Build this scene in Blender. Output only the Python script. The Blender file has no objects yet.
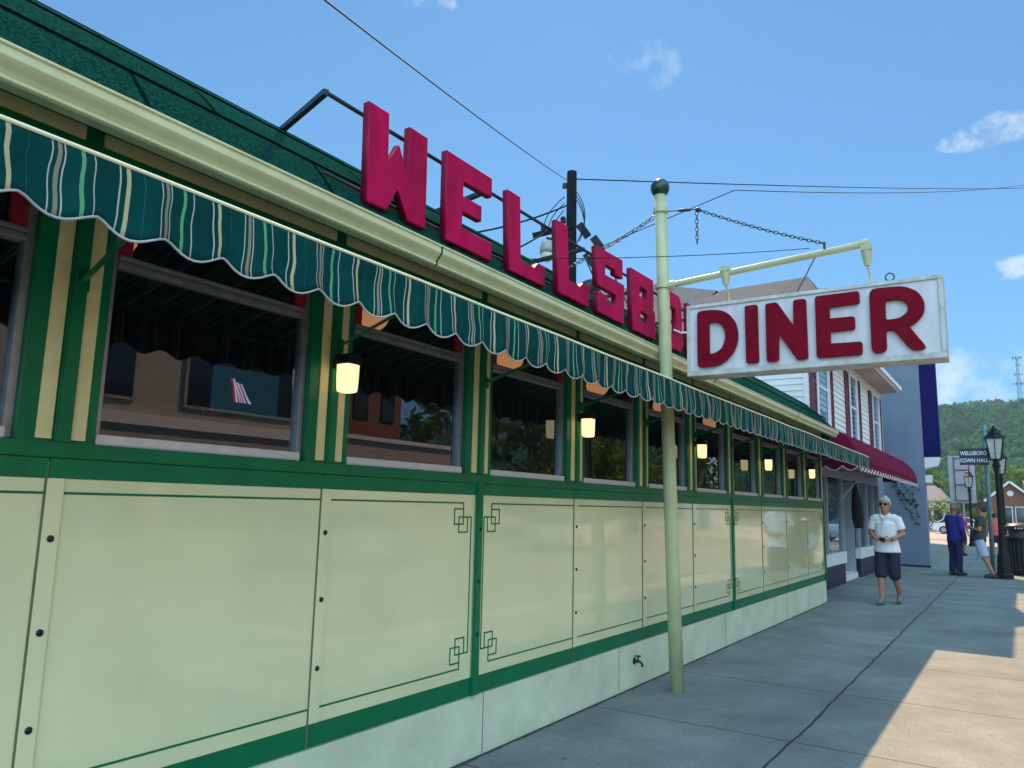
import bpy, bmesh, math, random
from mathutils import Vector, Matrix, noise
import numpy as np
C = bpy.context.scene
COL = C.collection
R = math.radians
rnd = random.Random(7)

# ------------------------------------------------------------------ camera
F_PX, YAW, PITCH, ROLL = 766.577, .583029, .156447, .0231054
cam_d = bpy.data.cameras.new('camera'); cam = bpy.data.objects.new('camera', cam_d); COL.objects.link(cam)
fw = Vector((-math.sin(YAW)*math.cos(PITCH), math.cos(YAW)*math.cos(PITCH), math.sin(PITCH)))
r0 = Vector((math.cos(YAW), math.sin(YAW), 0)); u0 = r0.cross(fw)
rt = math.cos(ROLL)*r0 + math.sin(ROLL)*u0; up = -math.sin(ROLL)*r0 + math.cos(ROLL)*u0
cam.matrix_world = Matrix(((rt.x, up.x, -fw.x, 2.79), (rt.y, up.y, -fw.y, 0), (rt.z, up.z, -fw.z, 1.48), (0, 0, 0, 1)))
cam_d.sensor_width = 36; cam_d.lens = F_PX/1024*36; cam_d.clip_end = 3000; cam_d.clip_start = .05
C.camera = cam

# ------------------------------------------------------------------ sky, sun, exposure
SUN = Vector((-.48, .85, 1.0)).normalized()
W = bpy.data.worlds.new('World'); C.world = W; W.use_nodes = True
nt = W.node_tree; nt.nodes.clear()
out = nt.nodes.new('ShaderNodeOutputWorld'); bg = nt.nodes.new('ShaderNodeBackground'); bg.inputs[1].default_value = .115
sky = nt.nodes.new('ShaderNodeTexSky'); sky.sky_type = 'NISHITA'; sky.sun_disc = False
sky.sun_elevation = math.asin(SUN.z); sky.sun_rotation = math.atan2(SUN.x, SUN.y)
sky.air_density = 1.0; sky.dust_density = .1; sky.ozone_density = 3.0; sky.altitude = 300
L = nt.links
tc = nt.nodes.new('ShaderNodeTexCoord')
nz = nt.nodes.new('ShaderNodeTexNoise'); nz.inputs['Scale'].default_value = 30; nz.inputs['Detail'].default_value = 8; nz.inputs['Roughness'].default_value = .62
L.new(tc.outputs['Generated'], nz.inputs['Vector'])
def mathn(op, a, b=None, clamp=False):
    n = nt.nodes.new('ShaderNodeMath'); n.operation = op; n.use_clamp = clamp
    for i, v in enumerate((a, b)):
        if v is None: continue
        if isinstance(v, (int, float)): n.inputs[i].default_value = v
        else: L.new(v, n.inputs[i])
    return n.outputs[0]
def pix_dir(px, py):
    return ((px-512)/F_PX*rt - (py-384)/F_PX*up + fw).normalized()
# small fair weather clouds: direction, half width, half height, strength
total = None
def cloud_mask(d, hw, hh, k, thr):
    global total
    d = Vector(d); e = Vector((d.y, -d.x, 0)).normalized(); n = e.cross(d)
    def dot(v):
        q = nt.nodes.new('ShaderNodeVectorMath'); q.operation = 'DOT_PRODUCT'; q.inputs[1].default_value = v
        L.new(tc.outputs['Generated'], q.inputs[0]); return q.outputs['Value']
    a = mathn('POWER', mathn('ABSOLUTE', mathn('DIVIDE', dot(e), hw)), 2.0)
    b = mathn('POWER', mathn('ABSOLUTE', mathn('DIVIDE', dot(n), hh)), 2.0)
    m = mathn('SUBTRACT', 1.0, mathn('ADD', a, b), True)
    front = mathn('GREATER_THAN', dot(d), 0.0)
    m = mathn('MULTIPLY', m, front)
    v = mathn('MULTIPLY', mathn('SUBTRACT', mathn('ADD', mathn('MULTIPLY', m, .42), mathn('MULTIPLY', mathn('SUBTRACT', nz.outputs['Fac'], .5), 2.3)), thr-.545), k*.62, True)
    v = mathn('MULTIPLY', v, mathn('MINIMUM', mathn('MULTIPLY', m, 5.0), 1.0))
    total = v if total is None else mathn('MAXIMUM', total, v)
for px, py, hw, hh, k, thr in ((988, 131, .060, .020, 3.0, .60), (1012, 267, .040, .015, 4.0, .68), (972, 384, .078, .044, 2.6, .55),
                              (642, 70, .055, .036, 1.2, .74), (412, 2, .016, .01, 2.4, .70), (449, 3, .014, .01, 2.4, .70),
                              (1100, 330, .07, .03, 3, .66), (1200, 240, .10, .03, 3, .7), (-200, -100, .12, .04, 2, .72), (1400, 380, .12, .04, 3, .66)):
    cloud_mask(pix_dir(px, py), hw, hh, k, thr)
# the eye's (and the phone's) soft limit on the sky brightness near the sun
sep = nt.nodes.new('ShaderNodeSeparateColor'); L.new(sky.outputs[0], sep.inputs[0]); com = nt.nodes.new('ShaderNodeCombineColor')
for k, lim in enumerate((1.34, 2.66, 4.95)):
    e_ = mathn('EXPONENT', mathn('MULTIPLY', sep.outputs[k], -.62/lim)); L.new(mathn('MULTIPLY', mathn('SUBTRACT', 1.0, e_), lim*(.74, 1.08, 1.22)[k]), com.inputs[k])
# a bank of unseen bright cloud, added behind the viewer to fill the shade
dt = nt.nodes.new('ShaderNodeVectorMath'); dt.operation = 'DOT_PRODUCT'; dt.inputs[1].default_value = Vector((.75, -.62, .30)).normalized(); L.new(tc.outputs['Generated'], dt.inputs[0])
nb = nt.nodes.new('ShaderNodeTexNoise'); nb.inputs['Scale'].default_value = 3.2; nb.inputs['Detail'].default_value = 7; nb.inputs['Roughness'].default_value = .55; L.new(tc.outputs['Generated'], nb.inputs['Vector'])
fill_bank = mathn('MULTIPLY', mathn('SUBTRACT', mathn('ADD', nb.outputs['Fac'], mathn('MULTIPLY', dt.outputs['Value'], .42)), .56), 4.0, True)
fill_bank = mathn('MULTIPLY', fill_bank, mathn('MULTIPLY', mathn('ADD', dt.outputs['Value'], -.05), 3.0, True))
mixb = nt.nodes.new('ShaderNodeMix'); mixb.data_type = 'RGBA'; L.new(fill_bank, mixb.inputs['Factor']); L.new(com.outputs[0], mixb.inputs['A']); mixb.inputs['B'].default_value = (6.8, 10.4, 13.0, 1)
mix = nt.nodes.new('ShaderNodeMix'); mix.data_type = 'RGBA'
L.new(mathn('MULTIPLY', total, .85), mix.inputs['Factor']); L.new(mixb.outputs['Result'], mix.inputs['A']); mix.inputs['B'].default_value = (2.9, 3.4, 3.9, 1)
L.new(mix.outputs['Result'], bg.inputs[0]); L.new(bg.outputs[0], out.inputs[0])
sd = bpy.data.lights.new('sun', 'SUN'); so = bpy.data.objects.new('sun', sd); COL.objects.link(so)
sd.energy = 4.2; sd.angle = R(.55); sd.color = (1, .64, .33)
so.rotation_euler = (-SUN).to_track_quat('-Z', 'Y').to_euler(); so.location = (-30, 60, 60)
vs = C.view_settings; vs.view_transform = 'Standard'; vs.look = 'None'; vs.exposure = 1.16; vs.gamma = 1
HAZE = .00045
C.cycles.max_bounces = 8; C.cycles.transparent_max_bounces = 12; C.cycles.use_denoising = True
C.cycles.sample_clamp_indirect = 6

# ------------------------------------------------------------------ materials
def mat(name, col, rough=.6, var=.12, scale=6., bump=0., bscale=60., metal=0., spec=.5, coat=0., tint=None, emit=None, estr=0., stretch=(1, 1, 1)):
    m = bpy.data.materials.new(name); m.use_nodes = True
    n = m.node_tree.nodes; l = m.node_tree.links; p = n['Principled BSDF']
    p.inputs['Roughness'].default_value = rough; p.inputs['Metallic'].default_value = metal
    p.inputs['Specular IOR Level'].default_value = spec; p.inputs['Coat Weight'].default_value = coat; p.inputs['Coat Roughness'].default_value = .04
    t = n.new('ShaderNodeTexCoord'); mp = n.new('ShaderNodeMapping'); mp.inputs['Scale'].default_value = stretch
    l.new(t.outputs['Object'], mp.inputs[0])
    nz = n.new('ShaderNodeTexNoise'); nz.inputs['Scale'].default_value = scale; nz.inputs['Detail'].default_value = 6; nz.inputs['Roughness'].default_value = .6
    l.new(mp.outputs[0], nz.inputs['Vector'])
    cr = n.new('ShaderNodeValToRGB'); e = cr.color_ramp.elements
    c = Vector(col[:3]); d = c*(1-var*1.4); b = c*(1+var)
    if tint is not None: b = Vector(tint)
    e[0].position = .3; e[1].position = .7
    e[0].color = (*d, 1); e[1].color = (*b, 1)
    l.new(nz.outputs['Fac'], cr.inputs[0]); l.new(cr.outputs[0], p.inputs['Base Color'])
    if bump:
        n2 = n.new('ShaderNodeTexNoise'); n2.inputs['Scale'].default_value = bscale; n2.inputs['Detail'].default_value = 4
        l.new(mp.outputs[0], n2.inputs['Vector'])
        bp = n.new('ShaderNodeBump'); bp.inputs['Strength'].default_value = bump; bp.inputs['Distance'].default_value = .01
        l.new(n2.outputs['Fac'], bp.inputs['Height']); l.new(bp.outputs[0], p.inputs['Normal'])
    if emit:
        p.inputs['Emission Color'].default_value = (*emit, 1); p.inputs['Emission Strength'].default_value = estr
    m['_p'] = 1
    return m
M = {}
M['cream'] = mat('cream enamel', (.71, .715, .43), .075, .045, 2.2, .24, 1.15, coat=.6)
M['cream_trim'] = mat('cream paint', (.74, .66, .33), .4, .07, 9, .05, 40)
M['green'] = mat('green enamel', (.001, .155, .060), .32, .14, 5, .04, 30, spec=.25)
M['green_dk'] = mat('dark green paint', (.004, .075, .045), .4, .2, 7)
M['gutter'] = mat('pale gutter paint', (.66, .67, .40), .38, .08, 5, .03, 30)
M['base'] = mat('whitewashed block', (.60, .67, .50), .75, .11, 2.6, .4, 55)
M['alu'] = mat('dull aluminium', (.38, .39, .42), .42, .15, 20, metal=.75)
M['sill'] = mat('sill aluminium', (.62, .60, .64), .5, .08, 12, metal=.2)
M['red'] = mat('red paint', (.30, .008, .025), .45, .15, 6)
M['signred'] = mat('weathered red enamel', (.43, .004, .07), .6, .26, 5, .15, 25, spec=.08, stretch=(1, 1, .35))
M['signedge'] = mat('dark red edge', (.20, .002, .03), .5, .2, 9, spec=.2)
M['dinerred'] = mat('sign letter red', (.19, .001, .014), .6, .18, 14, .1, 20, spec=.08)
M['signwhite'] = mat('sign face white', (.66, .64, .68), .5, .09, 3.5, .06, 10, stretch=(5, 5, .7), spec=.3)
M['signframe'] = mat('sign frame', (.56, .57, .54), .5, .22, 10)
M['post'] = mat('pale post paint', (.48, .51, .29), .45, .08, 7, .08, 18)
M['ball'] = mat('green finial', (.004, .045, .03), .25, .2, 8)
M['iron'] = mat('black iron', (.006, .007, .012), .45, .3, 15, spec=.22)
M['steel'] = mat('dark steel', (.035, .04, .05), .45, .3, 15, metal=.3)
M['wire'] = mat('cable rubber', (.015, .016, .02), .8, .2, 5, spec=.1)
M['chain'] = mat('galvanised chain', (.12, .13, .14), .4, .2, 20, metal=.6)
M['rivet'] = mat('rivet', (.012, .014, .02), .35, .2, 20, metal=.4)
M['seam'] = mat('seam brown', (.16, .14, .075), .6, .2, 8)
M['lampglass'] = mat('lit lamp glass', (.9, .75, .45), .4, .02, 3, emit=(1.0, .72, .38), estr=.55)
M['globe'] = mat('lit ceiling globe', (.8, .5, .3), .4, .05, 3, emit=(1.0, .36, .11), estr=.36)
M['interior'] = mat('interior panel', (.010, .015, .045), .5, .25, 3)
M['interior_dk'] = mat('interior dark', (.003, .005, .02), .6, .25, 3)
M['vinyl'] = mat('booth vinyl', (.02, .05, .06), .35, .2, 4)
M['siding'] = mat('white clapboard', (.78, .77, .76), .6, .05, 3, .05, 30)
M['white'] = mat('white paint', (.78, .78, .80), .5, .05, 4)
M['shutter'] = mat('dark red shutter', (.135, .020, .035), .5, .3, 12, .2, 30)
M['maroon'] = mat('maroon canvas', (.15, .003, .035), .85, .22, 4, .3, 14, spec=.1)
M['stucco'] = mat('blue grey stucco', (.175, .225, .31), .85, .08, 1.3, .3, 45)
M['navy'] = mat('navy cladding', (.004, .003, .10), .6, .15, 5, spec=.1)
M['bulk'] = mat('navy bulkhead', (.014, .010, .05), .4, .2, 6)
M['dark_blue_trim'] = mat('storefront frame', (.34, .40, .46), .4, .1, 8)
M['shingle_br'] = mat('brown shingle', (.15, .15, .155), .95, .25, 18, .4, 40, spec=0)
M['brick'] = mat('red brick', (.25, .085, .06), .85, .25, 14, .3, 30)
M['beige'] = mat('beige render', (.44, .41, .36), .8, .1, 2)
M['concrete'] = None
M['asphalt'] = mat('asphalt', (.15, .15, .155), .85, .2, 2.5, .4, 60)
M['pale_road'] = mat('worn pale road', (.32, .30, .28), .9, .12, .8, .3, 40)
M['kerb'] = mat('kerb concrete', (.38, .36, .32), .85, .12, 5, .3, 50)
M['grass'] = mat('grass', (.06, .095, .022), .9, .35, 2.0, .6, 8)
M['hill'] = mat('wooded ground', (.028, .055, .03), .95, .3, .05)
M['bark'] = mat('bark', (.07, .05, .035), .9, .3, 6, .7, 20, stretch=(1, 1, .25))
M['leaf'] = mat('leaf green', (.058, .125, .024), .55, .45, 1.3, tint=(.12, .20, .04))
M['leaf_lt'] = mat('leaf yellow green', (.11, .18, .03), .55, .35, 1.6, tint=(.22, .27, .05))
M['leaf_dk'] = mat('leaf dark green', (.022, .06, .022), .6, .35, 1.5)
M['leaf_hill'] = mat('hill foliage', (.013, .078, .050), .7, .3, .07, tint=(.036, .135, .068))
M['skin'] = mat('skin tan', (.40, .17, .11), .5, .12, 10)
M['skin_red'] = mat('skin ruddy', (.30, .10, .075), .5, .15, 10)
M['grey_hair'] = mat('grey hair', (.40, .40, .37), .8, .25, 45, .5, 60)
M['dark_hair'] = mat('dark hair', (.02, .014, .014), .6, .3, 40)
M['polo'] = mat('white polo', (.74, .73, .80), .85, .05, 8, .3, 25)
M['shorts'] = mat('dark navy shorts', (.010, .013, .035), .85, .25, 8, .3, 25)
M['shoe'] = mat('grey trainer', (.16, .17, .16), .7, .35, 30)
M['shoe_dk'] = mat('dark shoe', (.014, .014, .022), .6, .2, 30)
M['blue_shirt'] = mat('royal blue shirt', (.022, .018, .22), .85, .2, 8)
M['navy_tr'] = mat('navy trousers', (.014, .010, .075), .85, .2, 8)
M['pink'] = mat('magenta shirt', (.32, .03, .20), .85, .15, 8)
M['olive'] = mat('dark green tee', (.022, .052, .042), .85, .2, 8)
M['lt_shorts'] = mat('pale blue shorts', (.36, .44, .56), .85, .1, 8)
M['orange'] = mat('coral shirt', (.60, .10, .08), .85, .1, 8)
M['silver'] = mat('silver car paint', (.46, .49, .54), .22, .05, 3, metal=.4, coat=.6)
M['car_white'] = mat('white car paint', (.74, .75, .76), .25, .03, 3, coat=.6)
M['car_red'] = mat('red car paint', (.30, .02, .02), .25, .05, 3, coat=.6)
M['car_blue'] = mat('blue car paint', (.03, .05, .10), .25, .05, 3, coat=.6)
M['tyre'] = mat('tyre', (.014, .014, .014), .8, .2, 10)
M['carglass'] = mat('car glass', (.02, .03, .04), .06, .1, 2, coat=.5)
M['teal_post'] = mat('teal post', (.10, .22, .26), .45, .15, 6)
M['sign_dark'] = mat('sign dark blue', (.012, .016, .045), .45, .15, 6)
M['sign_txt'] = mat('sign white text', (.72, .80, .90), .5, .05, 6)
M['sign_back'] = mat('bare aluminium sheet', (.40, .39, .44), .45, .1, 2, metal=.3)
M['lampclear'] = mat('frosted lantern glass', (.46, .50, .48), .25, .12, 6)
M['slate'] = mat('grey roof', (.16, .16, .18), .85, .2, 10, .3, 20)
M['wood_pole'] = mat('weathered pole', (.014, .012, .02), .9, .3, 8, .5, 15, spec=.1, stretch=(1, 1, .1))
M['porcelain'] = mat('grey insulator', (.02, .022, .03), .5, .2, 8)
M['lampmetal'] = mat('grey street light housing', (.28, .30, .34), .4, .1, 8)

def nodes_of(m): return m.node_tree.nodes, m.node_tree.links, m.node_tree.nodes['Principled BSDF']

# glass pane: clear with sharp Fresnel mirror
def glassmat(name, tint, f):
    m = bpy.data.materials.new(name); m.use_nodes = True; n = m.node_tree.nodes; l = m.node_tree.links; n.clear()
    o = n.new('ShaderNodeOutputMaterial'); tr = n.new('ShaderNodeBsdfTransparent'); tr.inputs[0].default_value = (*tint, 1)
    gl = n.new('ShaderNodeBsdfGlossy'); gl.inputs['Roughness'].default_value = .004; gl.inputs[0].default_value = (.84, .92, 1, 1)
    fr = n.new('ShaderNodeFresnel'); fr.inputs[0].default_value = f
    t = n.new('ShaderNodeTexCoord'); nz = n.new('ShaderNodeTexNoise'); nz.inputs['Scale'].default_value = 1.3
    l.new(t.outputs['Object'], nz.inputs['Vector'])
    bp = n.new('ShaderNodeBump'); bp.inputs['Strength'].default_value = .02; bp.inputs['Distance'].default_value = .02
    l.new(nz.outputs['Fac'], bp.inputs['Height']); l.new(bp.outputs[0], gl.inputs['Normal'])
    mx = n.new('ShaderNodeMixShader'); ge = n.new('ShaderNodeNewGeometry'); fb = n.new('ShaderNodeMath'); fb.operation = 'SUBTRACT'; fb.inputs[0].default_value = 1; l.new(ge.outputs['Backfacing'], fb.inputs[1])
    fm_ = n.new('ShaderNodeMath'); fm_.operation = 'MULTIPLY'; l.new(fr.outputs[0], fm_.inputs[0]); l.new(fb.outputs[0], fm_.inputs[1])
    l.new(fm_.outputs[0], mx.inputs[0]); l.new(tr.outputs[0], mx.inputs[1]); l.new(gl.outputs[0], mx.inputs[2]); l.new(mx.outputs[0], o.inputs[0])
    return m
M['glass'] = glassmat('window glass', (.72, .80, .92), 1.95)
M['houseglass'] = glassmat('house window glass', (.5, .58, .66), 1.32)
M['shopglass'] = glassmat('shop window glass', (.75, .82, .9), 1.6)

def leafify(m, w):
    n, l, p = nodes_of(m); p.inputs['Specular IOR Level'].default_value = .15
    src = p.inputs['Base Color'].links[0].from_socket; tl = n.new('ShaderNodeBsdfTranslucent'); mu = n.new('ShaderNodeVectorMath'); mu.operation = 'MULTIPLY'; mu.inputs[1].default_value = (1.5, 1.5, .7)
    l.new(src, mu.inputs[0]); l.new(mu.outputs[0], tl.inputs[0]); ms = n.new('ShaderNodeMixShader'); ms.inputs[0].default_value = w
    o = [q for q in n if q.type == 'OUTPUT_MATERIAL'][0]; l.new(p.outputs[0], ms.inputs[1]); l.new(tl.outputs[0], ms.inputs[2]); l.new(ms.outputs[0], o.inputs[0])
for k_ in ('leaf', 'leaf_lt', 'leaf_dk', 'leaf_hill'): leafify(M[k_], .5)
# sidewalk concrete with scored joints
def concrete():
    m = mat('sidewalk concrete', (.198, .222, .216), .85, .14, 1.1, .25, 90)
    n, l, p = nodes_of(m)
    src = p.inputs['Base Color'].links[0].from_socket
    t = n.new('ShaderNodeTexCoord'); sx = n.new('ShaderNodeSeparateXYZ')
    nz = n.new('ShaderNodeTexNoise'); nz.inputs['Scale'].default_value = 3; nz.inputs['Detail'].default_value = 5
    vm = n.new('ShaderNodeVectorMath'); vm.operation = 'MULTIPLY_ADD'; vm.inputs[1].default_value = (.02, .02, 0)
    l.new(t.outputs['Object'], nz.inputs['Vector']); l.new(nz.outputs['Color'], vm.inputs[0]); l.new(t.outputs['Object'], vm.inputs[2])
    l.new(vm.outputs[0], sx.inputs[0])
    def mth(op, a, b=None):
        q = n.new('ShaderNodeMath'); q.operation = op
        for i, v in enumerate((a, b)):
            if v is None: continue
            if isinstance(v, (int, float)): q.inputs[i].default_value = v
            else: l.new(v, q.inputs[i])
        return q.outputs[0]
    a = mth('ABSOLUTE', mth('SUBTRACT', mth('FRACT', mth('DIVIDE', mth('SUBTRACT', sx.outputs['Y'], 7.09), 1.64)), .5))
    j = mth('GREATER_THAN', a, .5-.0052)
    # second grid for the building side strip, half a slab off
    # fine and broad stains
    st = n.new('ShaderNodeTexNoise'); st.inputs['Scale'].default_value = .55; st.inputs['Detail'].default_value = 9; st.inputs['Roughness'].default_value = .7
    l.new(t.outputs['Object'], st.inputs['Vector'])
    rp = n.new('ShaderNodeMapRange'); rp.inputs['From Min'].default_value = .35; rp.inputs['From Max'].default_value = .7; rp.inputs['To Min'].default_value = .80; rp.inputs['To Max'].default_value = 1.12
    l.new(st.outputs['Fac'], rp.inputs['Value'])
    st2 = n.new('ShaderNodeTexNoise'); st2.inputs['Scale'].default_value = 9; st2.inputs['Detail'].default_value = 8; st2.inputs['Roughness'].default_value = .75; l.new(t.outputs['Object'], st2.inputs['Vector'])
    rp2 = n.new('ShaderNodeMapRange'); rp2.inputs['From Min'].default_value = .34; rp2.inputs['From Max'].default_value = .62; rp2.inputs['To Min'].default_value = .89; rp2.inputs['To Max'].default_value = 1.06; l.new(st2.outputs['Fac'], rp2.inputs['Value'])
    vo = n.new('ShaderNodeTexVoronoi'); vo.inputs['Scale'].default_value = 2.6; l.new(t.outputs['Object'], vo.inputs['Vector'])
    gum = n.new('ShaderNodeMapRange'); gum.inputs['From Min'].default_value = .035; gum.inputs['From Max'].default_value = .06; gum.inputs['To Min'].default_value = .62; gum.inputs['To Max'].default_value = 1.0; l.new(vo.outputs['Distance'], gum.inputs['Value'])
    # speckle
    sp = n.new('ShaderNodeTexNoise'); sp.inputs['Scale'].default_value = 75; sp.inputs['Detail'].default_value = 2
    l.new(t.outputs['Object'], sp.inputs['Vector'])
    r2 = n.new('ShaderNodeMapRange'); r2.inputs['From Min'].default_value = .3; r2.inputs['From Max'].default_value = .7; r2.inputs['To Min'].default_value = .76; r2.inputs['To Max'].default_value = 1.20
    l.new(sp.outputs['Fac'], r2.inputs['Value'])
    # slab to slab tone
    fl = mth('FLOOR', mth('DIVIDE', mth('SUBTRACT', sx.outputs['Y'], 7.09+.82), 1.64)); side = mth('GREATER_THAN', sx.outputs['X'], 1.45)
    wn = n.new('ShaderNodeTexWhiteNoise'); wn.noise_dimensions = '2D'; cb = n.new('ShaderNodeCombineXYZ'); l.new(fl, cb.inputs[0]); l.new(side, cb.inputs[1]); l.new(cb.outputs[0], wn.inputs[0])
    r3 = n.new('ShaderNodeMapRange'); r3.inputs['To Min'].default_value = .93; r3.inputs['To Max'].default_value = 1.06; l.new(wn.outputs['Value'], r3.inputs['Value'])
    k = mth('MULTIPLY', mth('MULTIPLY', mth('MULTIPLY', mth('MULTIPLY', rp.outputs[0], rp2.outputs[0]), gum.outputs[0]), r2.outputs[0]), mth('MULTIPLY', r3.outputs[0], mth('SUBTRACT', 1.0, mth('MULTIPLY', j, .72))))
    mx = n.new('ShaderNodeVectorMath'); mx.operation = 'SCALE'; l.new(src, mx.inputs[0]); l.new(k, mx.inputs['Scale'])
    l.new(mx.outputs[0], p.inputs['Base Color'])
    return m
M['concrete'] = concrete()

# awning stripe canvas, stripes follow the Y of the cloth
def stripes(trans):
    m = mat('striped canvas', (.001, .066, .064), .85, .2, 5, .2, 30, spec=.1)
    n, l, p = nodes_of(m)
    src = p.inputs['Base Color'].links[0].from_socket
    t = n.new('ShaderNodeTexCoord'); sx = n.new('ShaderNodeSeparateXYZ'); l.new(t.outputs['UV'], sx.inputs[0])
    a = n.new('ShaderNodeMath'); a.operation = 'DIVIDE'; a.inputs[1].default_value = .3045; l.new(sx.outputs['X'], a.inputs[0])
    f = n.new('ShaderNodeMath'); f.operation = 'FRACT'; l.new(a.outputs[0], f.inputs[0])
    cr = n.new('ShaderNodeValToRGB'); cr.color_ramp.interpolation = 'CONSTANT'
    bands = [(.04, .052, 'w'), (.086, .122, 't'), (.142, .156, 'w'), (.285, .320, 'g'), (.395, .408, 'w'), (.625, .638, 'w'), (.69, .73, 'c'), (.86, .866, 'f')]
    colr = {'w': (.50, .54, .52, 1), 't': (.30, .27, .20, 1), 'g': (.13, .42, .22, 1), 'c': (.55, .52, .30, 1), 'f': (.03, .16, .18, 1)}
    e = cr.color_ramp.elements; e[0].position = 0; e[0].color = (0, 0, 0, 1); e.remove(e[1])
    cm = n.new('ShaderNodeValToRGB'); cm.color_ramp.interpolation = 'CONSTANT'; e2 = cm.color_ramp.elements; e2[0].position = 0; e2[0].color = (0, 0, 0, 1); e2.remove(e2[1])
    for s, q, c in bands:
        x = e.new(s); x.color = colr[c]; x = e.new(q); x.color = (0, 0, 0, 1)
        x = e2.new(s); x.color = (1, 1, 1, 1); x = e2.new(q); x.color = (0, 0, 0, 1)
    l.new(f.outputs[0], cr.inputs[0]); l.new(f.outputs[0], cm.inputs[0])
    mx = n.new('ShaderNodeMix'); mx.data_type = 'RGBA'; l.new(cm.outputs[0], mx.inputs['Factor']); l.new(src, mx.inputs['A']); l.new(cr.outputs[0], mx.inputs['B'])
    l.new(mx.outputs['Result'], p.inputs['Base Color'])
    # a little light comes through the cloth
    tl = n.new('ShaderNodeBsdfTranslucent'); l.new(mx.outputs['Result'], tl.inputs[0])
    ms = n.new('ShaderNodeMixShader'); ms.inputs[0].default_value = trans
    o = [q for q in n if q.type == 'OUTPUT_MATERIAL'][0]
    l.new(p.outputs[0], ms.inputs[1]); l.new(tl.outputs[0], ms.inputs[2]); l.new(ms.outputs[0], o.inputs[0])
    return m
M['stripe'] = stripes(.2); M['stripe_top'] = stripes(0.)

def shingles():
    m = mat('green shingles', (.008, .062, .050), 1.0, .6, 70, .5, 90, spec=0)
    n, l, p = nodes_of(m); src = p.inputs['Base Color'].links[0].from_socket
    t = n.new('ShaderNodeTexCoord'); b = n.new('ShaderNodeTexBrick')
    b.inputs['Color1'].default_value = (.72, .72, .72, 1); b.inputs['Color2'].default_value = (1.1, 1.1, 1.1, 1); b.inputs['Mortar'].default_value = (.22, .22, .22, 1)
    b.inputs['Scale'].default_value = 1; b.inputs['Brick Width'].default_value = .92; b.inputs['Row Height'].default_value = .30; b.inputs['Mortar Size'].default_value = .013; b.offset = .42
    l.new(t.outputs['UV'], b.inputs['Vector'])
    mx = n.new('ShaderNodeMix'); mx.data_type = 'RGBA'; mx.blend_type = 'MULTIPLY'; mx.inputs['Factor'].default_value = 1
    l.new(src, mx.inputs['A']); l.new(b.outputs['Color'], mx.inputs['B']); l.new(mx.outputs['Result'], p.inputs['Base Color'])
    return m
M['shingle'] = shingles()

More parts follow.
